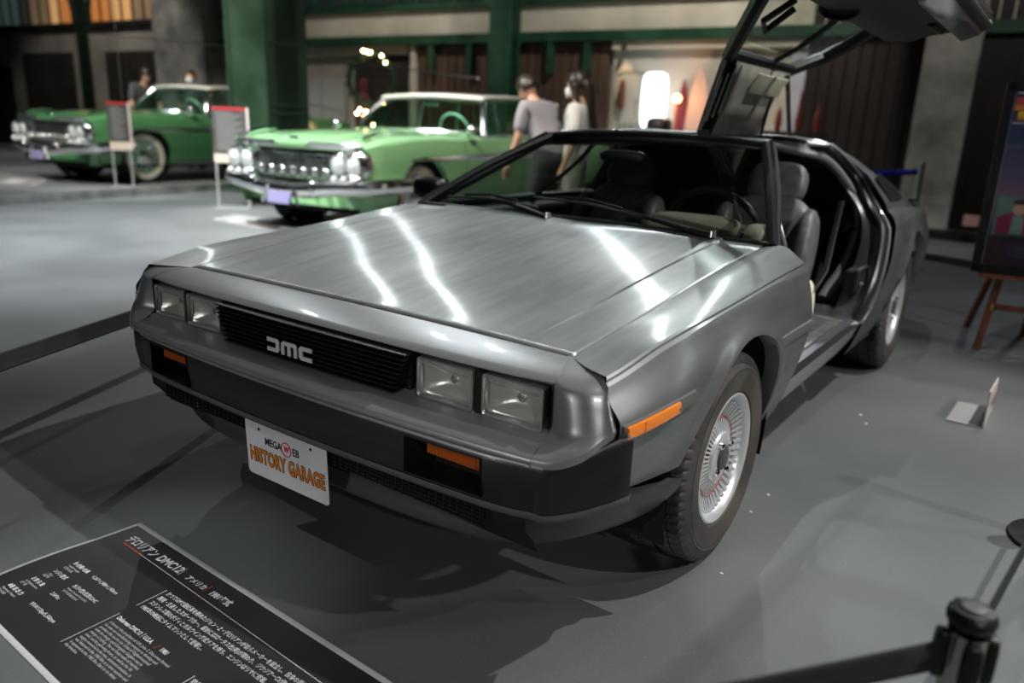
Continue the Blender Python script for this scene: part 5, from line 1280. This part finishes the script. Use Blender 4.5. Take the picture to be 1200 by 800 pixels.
# acrylic stands with printed boards
def board_stand(name, x, y, z0, zb, zt, wd, rz, label, redtop=True):
    t = thing(name, label, 'sign stand', (x, y, z0), rz)
    h0, h1 = zb-z0, zt-z0
    b = MB().box((0, 0, (h0+h1)/2), (wd, .012, h1-h0)).build('board', noisy(mat('board_print_grey', (.12, .12, .12), .4), (.05, .05, .05), (.09, .09, .09), 6), t, smooth=False)
    MB().box((0, -.008, h1-.02), (wd, .006, .03)).build('board_header', mat('header_red', (.45, .03, .04), .4), b, smooth=False)
    MB().box((0, -.008, h0+.05), (wd, .006, .11)).build('board_footer', mat('footer_cream', (.62, .52, .42), .5), b, smooth=False)
    MB().box((wd/2+.01, -.004, (h0+h1)/2), (.025, .02, h1-h0)).build('board_edge', mat('board_edge_pale', (.62, .55, .55), .4), b, smooth=False)
    for i in range(17):
        zz = h1-.075-i*(h1-h0-.21)/17; w1 = wd*(.62+.28*((i*37) % 10)/10); 
        MB().box((-(wd-w1)/2+.02, -.008, zz), (w1-.05, .004, .010)).build('printed_line', 'boardgrey', b, smooth=False)
    for s_ in (-1, 1): MB().box((s_*(wd/2-.02), .0, h0/2), (.022, .010, h0)).build('leg', 'acry', t, smooth=False)
    MB().box((0, -.10, .008), (wd*1.0, .30, .012)).build('base', 'acry', t, smooth=False)
    MB().box((0, -.245, .018), (wd*1.0, .012, .02)).build('base_rim', 'acry', t, smooth=False)
    return t
M['boardgrey'] = mat('board_text_grey', (.26, .26, .26), .5)
M['acry'] = mat('frosted_acrylic', (.62, .64, .62), .15, 0, trans=.55)
board_stand('sign_stand', -9.52, 4.70, .101, .62, 1.27, .27, .95, 'clear legged stand with red-topped text board in front of the platform car')
board_stand('sign_stand', -7.25, 4.93, 0, .57, 1.25, .42, .80, 'clear legged stand with text board left of the mint green car headlamps')
# printed sheets on the floor by the saloons
M['sheetgrey'] = mat('dull_sheet_border', (.36, .35, .36), .6)
M['signprint'] = noisy(mat('sheet_print', (.2, .2, .2), .5), (.12, .115, .12), (.30, .29, .30), 5)
def fsheet(P, z, label):
    t = thing('floor_sheet', label, 'floor sheet', (P[0][0], P[0][1], z)); o = Vector((P[0][0], P[0][1], 0)); Q = [Vector((x, y, 0))-o for x, y in P]
    MB().prism(Q, (0, 0, .004)).build('sheet', 'sheetgrey', t, smooth=False)
    cx = sum(Q, Vector())/4; MB().prism([cx+(q_-cx)*.90+Vector((0, 0, .004)) for q_ in Q], (0, 0, .001)).build('printed_area', 'signprint', t, smooth=False)
    for k in range(6):
        a = Q[0].lerp(Q[1], .16+.12*k); b = Q[3].lerp(Q[2], .16+.12*k); MB().prism([a.lerp(b, .12)+Vector((0, 0, .005)), a.lerp(b, .45+.08*(k % 3))+Vector((0, 0, .005)), (a.lerp(b, .45+.08*(k % 3))+(Q[1]-Q[0])*.03)+Vector((0, 0, .005)), a.lerp(b, .12)+(Q[1]-Q[0])*.03+Vector((0, 0, .005))], (0, 0, .001)).build('printed_line', 'signwhite', t, smooth=False)
    return t
fsheet([(-6.36, 4.03), (-6.60, 4.50), (-5.30, 4.62), (-5.02, 3.98)], 0, 'printed sheet lying on the floor in front of the mint green car')
fsheet([(-10.7, 3.50), (-11.6, 4.05), (-11.1, 4.35), (-10.2, 3.80)], .101, 'printed sheet lying on the platform in front of the far green car')

# easel with framed poster at the right edge
eR = .12
ez_ = thing('easel', 'reddish brown wooden easel carrying the framed poster at the right edge', 'easel', (1.5, 4.10, 0), eR)
M['easelwood'] = noisy(mat('red_brown_wood', (.2, .07, .04), .4), (.15, .045, .025), (.26, .09, .05), 5, (8, 8, .6))
def bar(mb, a, b, w_, h_):
    a, b = Vector(a), Vector(b); d = b-a; L_ = d.length; q_ = d.to_track_quat('Z', 'Y').to_matrix(); return mb.box((a+b)/2, (w_, h_, L_), 0, q_)
bar(MB(), (-.26, 0, 0), (-.09, .10, 1.62), .04, .022).build('front_leg', 'easelwood', ez_, smooth=False)
bar(MB(), (.26, 0, 0), (.09, .10, 1.62), .04, .022).build('front_leg', 'easelwood', ez_, smooth=False)
bar(MB(), (-.30, .62, 0), (-.04, .12, 1.4), .036, .022).build('rear_leg', 'easelwood', ez_, smooth=False)
bar(MB(), (.02, .62, 0), (.04, .12, 1.4), .036, .022).build('rear_leg', 'easelwood', ez_, smooth=False)
MB().box((0, -.005, .445), (.66, .07, .025)).build('shelf', 'easelwood', ez_, smooth=False)
MB().box((0, .03, .26), (.50, .02, .035)).build('crossbar', 'easelwood', ez_, smooth=False)
MB().box((.06, .0, .40), (.07, .05, .09)).build('shelf_clamp', 'easelwood', ez_, smooth=False)
MB().box((-.225, .0, .262), (.012, .03, .035)).build('brass_fitting', mat('brass', (.7, .5, .15), .3, 1), ez_, smooth=False)
po = thing('framed_poster', 'black framed colourful poster with portraits standing on the easel', 'poster', (1.5, 4.10, 0), eR)
PW, PH = .37, 1.045; tilt = Matrix.Rotation(-.075, 3, 'X')
def pb(c, d, name, m, par): 
    cc = tilt @ Vector(c); return MB().box(cc+Vector((0, -.02, .46)), d, 0, tilt).build(name, m, par, smooth=False)
for x in (-PW+.02, PW-.02): pb((x, 0, PH/2), (.045, .04, PH), 'frame_side', 'black', po)
for z in (.0225, PH-.0225): pb((0, 0, z), (PW*2, .04, .045), 'frame_rail', 'black', po)
mt = pb((0, -.004, PH/2), (PW*2-.07, .012, PH-.07), 'mount', mat('pale_mount', (.55, .56, .60), .4), po)
def grad(name, c1, c2, c3):
    m = mat(name, c1, .35); L = m.node_tree.links; tc = N(m, 'ShaderNodeTexCoord'); sx_ = N(m, 'ShaderNodeSeparateXYZ'); rp = N(m, 'ShaderNodeValToRGB'); L.new(tc.outputs['Generated'], sx_.inputs[0]); L.new(sx_.outputs[2], rp.inputs[0])
    e = rp.color_ramp.elements; e[0].color = (*c1, 1); e[1].color = (*c3, 1); k = e.new(.5); k.color = (*c2, 1); k2 = e.new(.30); k2.color = (.28, .12, .07, 1); k3 = e.new(.22); k3.color = (*c1, 1); L.new(rp.outputs[0], m.node_tree.nodes['Principled BSDF'].inputs['Base Color']); return m
pf = pb((0, -.012, PH/2), (PW*2-.095, .006, PH-.095), 'printed_picture', grad('poster_dusk_print', (.045, .025, .035), (.11, .09, .16), (.035, .045, .10)), po)
def pq(x0, x1, z0, z1, m, par=pf, dy=-.0165): return pb(((x0+x1)/2, dy, (z0+z1)/2), (x1-x0, .002, z1-z0), 'printed_block', m, par)
yl = mat('print_yellow', (.75, .50, .05), .4); rd = mat('print_red', (.55, .07, .06), .4); og = mat('print_orange', (.70, .22, .04), .4); pk_ = mat('print_magenta', (.32, .05, .18), .4); pale = mat('print_pale_grey', (.50, .50, .52), .4); sk = mat('print_tan', (.38, .22, .17), .4); bl = mat('print_slate', (.08, .10, .20), .4); mr = mat('print_maroon', (.24, .03, .08), .4); gn = mat('print_green_grey', (.12, .20, .16), .4)
L0 = -PW+.055
pq(L0, -.18, .985, .992, pale)
for i in range(6):    # large two-colour headline bars, plain blocks
    pq(L0+.0+.105*i, L0+.085+.105*i, .925, .965, rd); pq(L0+.105*i, L0+.085+.105*i, .895, .924, og); pq(L0+.02+.095*i, L0+.085+.095*i, .862, .892, yl); pq(L0+.02+.095*i, L0+.085+.095*i, .845, .861, og)
pq(L0, -.16, .825, .832, pale)
for i in range(9): pq(L0, L0+.08+.02*(i % 3), .70+i*.013, .704+i*.013, mat('print_small_text', (.25, .25, .33), .4) if i == 0 else bl)
MB().prism([tilt @ Vector((x, -.0165, z))+Vector((0, -.02, .46)) for x, z in ((-.15, .56), (-.10, .52), (.02, .53), (.06, .66), (.04, .78), (-.02, .80), (-.10, .74), (-.15, .66))], (0, -.002, 0)).build('printed_block', pale, pf, smooth=False)
pq(L0, -.09, .215, .44, bl); pq(L0+.008, -.098, .223, .432, gn, pf, -.018)
# plain portrait: head, shoulders, jacket
MB().prism([tilt @ Vector((x, -.0195, z))+Vector((0, -.02, .46)) for x, z in ((-.295, .228), (-.11, .228), (-.105, .32), (-.15, .345), (-.20, .355), (-.26, .34), (-.295, .31))], (0, -.002, 0)).build('printed_block', mr, pf, smooth=False)
MB().prism([tilt @ Vector((x, -.0215, z))+Vector((0, -.02, .46)) for x, z in ((-.225, .228), (-.165, .228), (-.17, .33), (-.22, .33))], (0, -.001, 0)).build('printed_block', gn, pf, smooth=False)
MB().prism([tilt @ Vector((-.195+.035*math.cos(a), -.0225, .375+.042*math.sin(a)))+Vector((0, -.02, .46)) for a in [2*PI*k/16 for k in range(16)]], (0, -.001, 0)).build('printed_block', sk, pf, smooth=False)
MB().prism([tilt @ Vector((-.195+.038*math.cos(a), -.0235, .392+.030*math.sin(a)))+Vector((0, -.02, .46)) for a in [PI*k/10 for k in range(11)]], (0, -.001, 0)).build('printed_block', mat('print_dark_brown', (.03, .018, .015), .5), pf, smooth=False)
pq(-.06, .12, .215, .44, bl); pq(.15, .31, .215, .44, bl)
for i in range(4): pq(-.22, .22, .105+i*.016, .110+i*.016, bl)
MB().grid([[tilt @ Vector((x, -.022, z))+Vector((0, -.02, .46)) for x in (-PW+.04, PW-.04)] for z in (.04, PH-.04)]).build('poster_glass', 'clear', po, smooth=False)

# wreath with warm bulbs
WX = Vector((-9.52, 9.58, 1.89))
wr_ = thing('light_wreath', 'round dark green wreath with warm fairy lights on the back wall', 'wreath', WX, .45)
rw = MB(); random.seed(3)
MB().tube([(.44*math.cos(a), 0, .44*math.sin(a)) for a in [2*PI*i/40 for i in range(40)]], .05, 8, closed=True, upv=(0, 1, 0)).build('wreath_ring', 'green', wr_)
for i in range(260):
    a = random.uniform(0, 2*PI); r_ = .44+random.uniform(-.07, .07); q_ = random.uniform(0, 2*PI); rw.add([(r_*math.cos(a), -.04, r_*math.sin(a)), (r_*math.cos(a)+.06*math.cos(q_), -.07, r_*math.sin(a)+.06*math.sin(q_)), (r_*math.cos(a)+.05*math.cos(q_+.5), -.02, r_*math.sin(a)+.05*math.sin(q_+.5))], [(0, 1, 2)])
rw.build('wreath_needles', mat('wreath_green', (.02, .05, .025), .8), wr_, smooth=False, kind='stuff')
M['bulb'] = mat('warm_bulb', (1, .7, .4), .4, emit=(1, .62, .30), es=40)
for dx, dz in ((-.12, .50), (-.07, .49), (-.02, .47), (.02, .475), (.24, .42), (.31, .30), (.30, -.32), (.26, -.42), (-.20, -.55), (-.08, -.58), (-.12, -.66), (-.26, -.62), (.06, -.82)):
    MB().puff((dx, -.09, dz), (.045, .045, .045), 2, 4).build('bulb', 'bulb', wr_)
MB().tube([(0, .0, -.44), (0, .02, -1.92)], .03, 6).build('wreath_stand', 'black', wr_)
# figure-like pale ornament in the niche behind the wreath
T(MB().lathe([(.0005, 1.95), (.09, 1.90), (.10, 1.78), (.06, 1.68), (.16, 1.52), (.18, 1.0), (.19, .1), (.20, 0)], 20, W(-10.25, 0, .27)).build('dress_form', mat('maroon_cloth', (.10, .02, .025), .8), smooth=True), 'dark red dress form in the dark niche behind the wreath', 'dress form')

# backlit display, lamp, surfboards and wall mural in the bright bay
bd_ = thing('lit_display', 'glowing white rounded display panel in the cream bay at centre top', 'display', W(-4.15, 0, .45), RA_)
MB().puff((0, 0, 1.62), (.42, .06, .86), 5, 12).build('lit_panel', mat('panel_glow', (.8, .9, 1), .5, emit=(.75, .88, 1), es=3), bd_)
MB().box((0, .05, .60), (.46, .08, 1.20)).build('display_post', 'black', bd_, smooth=False)
T(MB().puff(W(-3.85, 1.19, .95), (.36, .3, .36), 4, 8).build('projector', 'black'), 'black box-like device in front of the glowing display', 'device')
T(MB().box(W(-4.10, .50, .95), (1.0, .25, 1.0), 0, WR).build('display_table', 'matt', smooth=False), 'dark table under the glowing display', 'table')
sf = T(MB().prism([W(-3.48+.19*math.sin(PI*min(1, max(0, t_)))**.6*sg, 2.15*t_+.02, .25) for t_, sg in [(k/12, 1) for k in range(13)]+[(k/12, -1) for k in range(11, 0, -1)]], -NR*.06).build('surfboard', mat('pale_pink_board', (.62, .46, .42), .4), smooth=False, bevel=.01), 'pale pink pointed board leaning against the cream wall', 'surfboard')
T(MB().prism([W(-3.78+.12*math.sin(PI*t_)**.7*sg, 1.95*t_+.02, .12) for t_, sg in [(k/12, 1) for k in range(13)]+[(k/12, -1) for k in range(11, 0, -1)]], -NR*.05).build('surfboard', mat('maroon_board', (.20, .02, .03), .4), smooth=False), 'dark red board standing behind the pale pink one', 'surfboard')
gl = thing('table_lamp', 'small round orange lamp glowing beside the dark red board', 'lamp', W(-3.74, 0, .55), 0)
MB().puff((0, 0, 1.66), (.13, .13, .13), 2, 8).build('globe', mat('orange_glow', (1, .5, .2), .5, emit=(1, .48, .18), es=9), gl)
MB().tube([(0, 0, 0), (0, 0, 1.6)], .02, 8).build('stem', mat('orange_stem', (.45, .12, .03), .5), gl); MB().lathe([(.0005, .02), (.14, .015), (.15, 0)], 20).build('foot', 'black', gl)
gp = bpy.data.lights.new('lamp_light', 'POINT'); gp.energy = 10; gp.color = (1, .5, .2); gp.shadow_soft_size = .08; go = bpy.data.objects.new('lamp_light', gp); C.objects.link(go); go.location = W(-3.74, 1.66, .75)
# mural: faded circle with lettering-like strokes
mu = thing('wall_mural', 'faded grey-green circular mural with worn letters on the cream wall', 'mural', (0, 0, 0)); mc = (-4.93+.62, 1.55)
M['faded'] = mat('faded_paint', (.24, .26, .20), .8); M['fadedb'] = mat('faded_brown_paint', (.26, .20, .15), .8)
mcs, mcz = -4.72, 1.50
rr_ = .60; pts_o = [(mcs+rr_*math.cos(2*PI*k/40), mcz+rr_*1.0*math.sin(2*PI*k/40)) for k in range(40)]
MB().tube([W(a, b, .064) for a, b in pts_o if a > -5.04], .012, 4, closed=False, upv=(0, 1, 0)).build('ring', 'faded', mu)
for i, (ss, ww) in enumerate(((-4.98, .07), (-4.86, .05), (-4.62, .06), (-4.52, .07), (-4.42, .05))): wbox(MB(), ss, ss+ww*.35, 1.40, 1.66, .06, .066).build('stroke', 'fadedb', mu, smooth=False); wbox(MB(), ss, ss+ww, 1.60, 1.64, .06, .066).build('stroke', 'fadedb', mu, smooth=False)
for ss in (-4.90, -4.80, -4.70): wbox(MB(), ss, ss+.07, 1.18, 1.27, .06, .066).build('stroke', 'faded', mu, smooth=False)
T(MB().puff(W(-4.82, 1.72, .16), (.12, .10, .50), 2.4, 8).build('wall_ornament', mat('carved_brown', (.16, .06, .04), .6)), 'narrow brown carved ornament hanging on the faded mural', 'ornament')
T(MB().puff(W(-4.42, 1.80, .12), (.14, .08, .22), 3, 8).build('wall_box', mat('purple_box', (.12, .05, .16), .5)), 'small purple box on the wall right of the mural', 'box')
wl = thing('wall_lamp', 'warm downlight above the brown ornament on the cream wall', 'lamp', W(-4.82, 2.40, .22), 0)
MB().lathe([(.05, 0), (.03, .10), (.0005, .12)], 16).build('shade', 'black', wl)
spot(tuple(W(-4.82, 2.44, .20)), tuple(W(-4.82, 1.5, .10)), 14, 60, .03, (1, .6, .32))
# stacked red chairs and blue barrier in the right background
ch = thing('stacked_chair', 'dark red wooden chairs heaped on a black table behind the coupe roof', 'chair', W(-1.95, 0, 1.2), .2)
MB().box((0, 0, 1.20), (1.1, .6, .06)).build('table_top', 'matt', ch, smooth=False)
for x in (-.5, .5):
    for y in (-.25, .25): MB().box((x, y, .6), (.05, .05, 1.2)).build('table_leg', 'matt', ch, smooth=False)
rw_ = mat('dark_red_wood', (.12, .018, .012), .4)
for x in (-.38, -.10, .16, .40): MB().lathe([(.035, 1.23), (.05, 1.35), (.03, 1.5), (.012, 1.62+.12*math.sin(x*9)), (.0005, 1.66+.12*math.sin(x*9))], 12, (x, 0, 0)).build('chair_leg', rw_, ch)
ch['label'] = 'dark table with upturned dark red turned legs behind the coupe roof'; ch['category'] = 'table'; ch.name = 'side_table'
bpst = thing('barrier_post', 'thin grey barrier post with a blue belt behind the coupe tail', 'barrier post', (.36, 7.0, 0), 0)
MB().lathe([(.028, 0), (.028, .98), (.0005, 1.0)], 20).build('tube', 'satinmetal', bpst); MB().lathe([(.0005, .03), (.15, .02), (.16, 0)], 24).build('base', 'black', bpst)
M['blue'] = mat('blue_belt', (.01, .02, .35), .6)
rows = [[(.34-.85*t_, 7.0+.1*t_, .90+dz-.10*t_) for dz in (-.03, .03)] for t_ in (0, .25, .5, .75, 1)]
T(MB().grid(rows).build('barrier_belt', 'blue', None, solid=.003), 'bright blue barrier belt behind the coupe tail', 'barrier belt')
T(MB().box((.62, 9.6, .28), (.16, .10, .12)).build('wall_notice', mat('pink_notice', (.5, .28, .26), .5), smooth=False), 'tiny pink box by the foot of the concrete pillar', 'box')
# wires strung across the left half
T(MB().tube([(-21.1, 8, 3.10), (-11.5, 8, 2.36), (-5.7, 8, 1.80)], .010, 6).build('steel_cable', 'satinmetal'), 'thin steel cable slanting across the left half above the green cars', 'cable')
T(MB().tube([(-9.42, 4.75, 6.6), (-9.46, 4.75, 1.30)], .006, 6).build('hanging_wire', 'satinmetal'), 'thin vertical wire hanging down to the left text board', 'wire')
# paint chips on the floor
for x, y, r_, lb in ((.881, 1.194, .006, 'tiny pale paint chip on the floor nearest the front wheel hub'), (.886, 1.351, .006, 'tiny pale paint chip just beyond the one by the front wheel'), (.938, .789, .005, 'small pale paint chip on the floor in front of the front tyre'),
                     (.955, 2.40, .008, 'larger pale paint chip on the floor beside the rear wheel'), (1.0, 2.30, .007, 'second pale paint chip just in front of the rear wheel one'), (-3.9, 1.9, .02, 'beige paint chip on the bright floor left of the coupe'), (-1.2, -.05, .004, 'tiny pale paint chip on the floor left of the coupe bumper')):
    T(MB().puff((x, y, .0015), (r_*2, r_*1.4, .003), 2, 4).build('paint_chip', 'signwhite'), lb, 'paint chip', 'paint chips scattered on the floor')
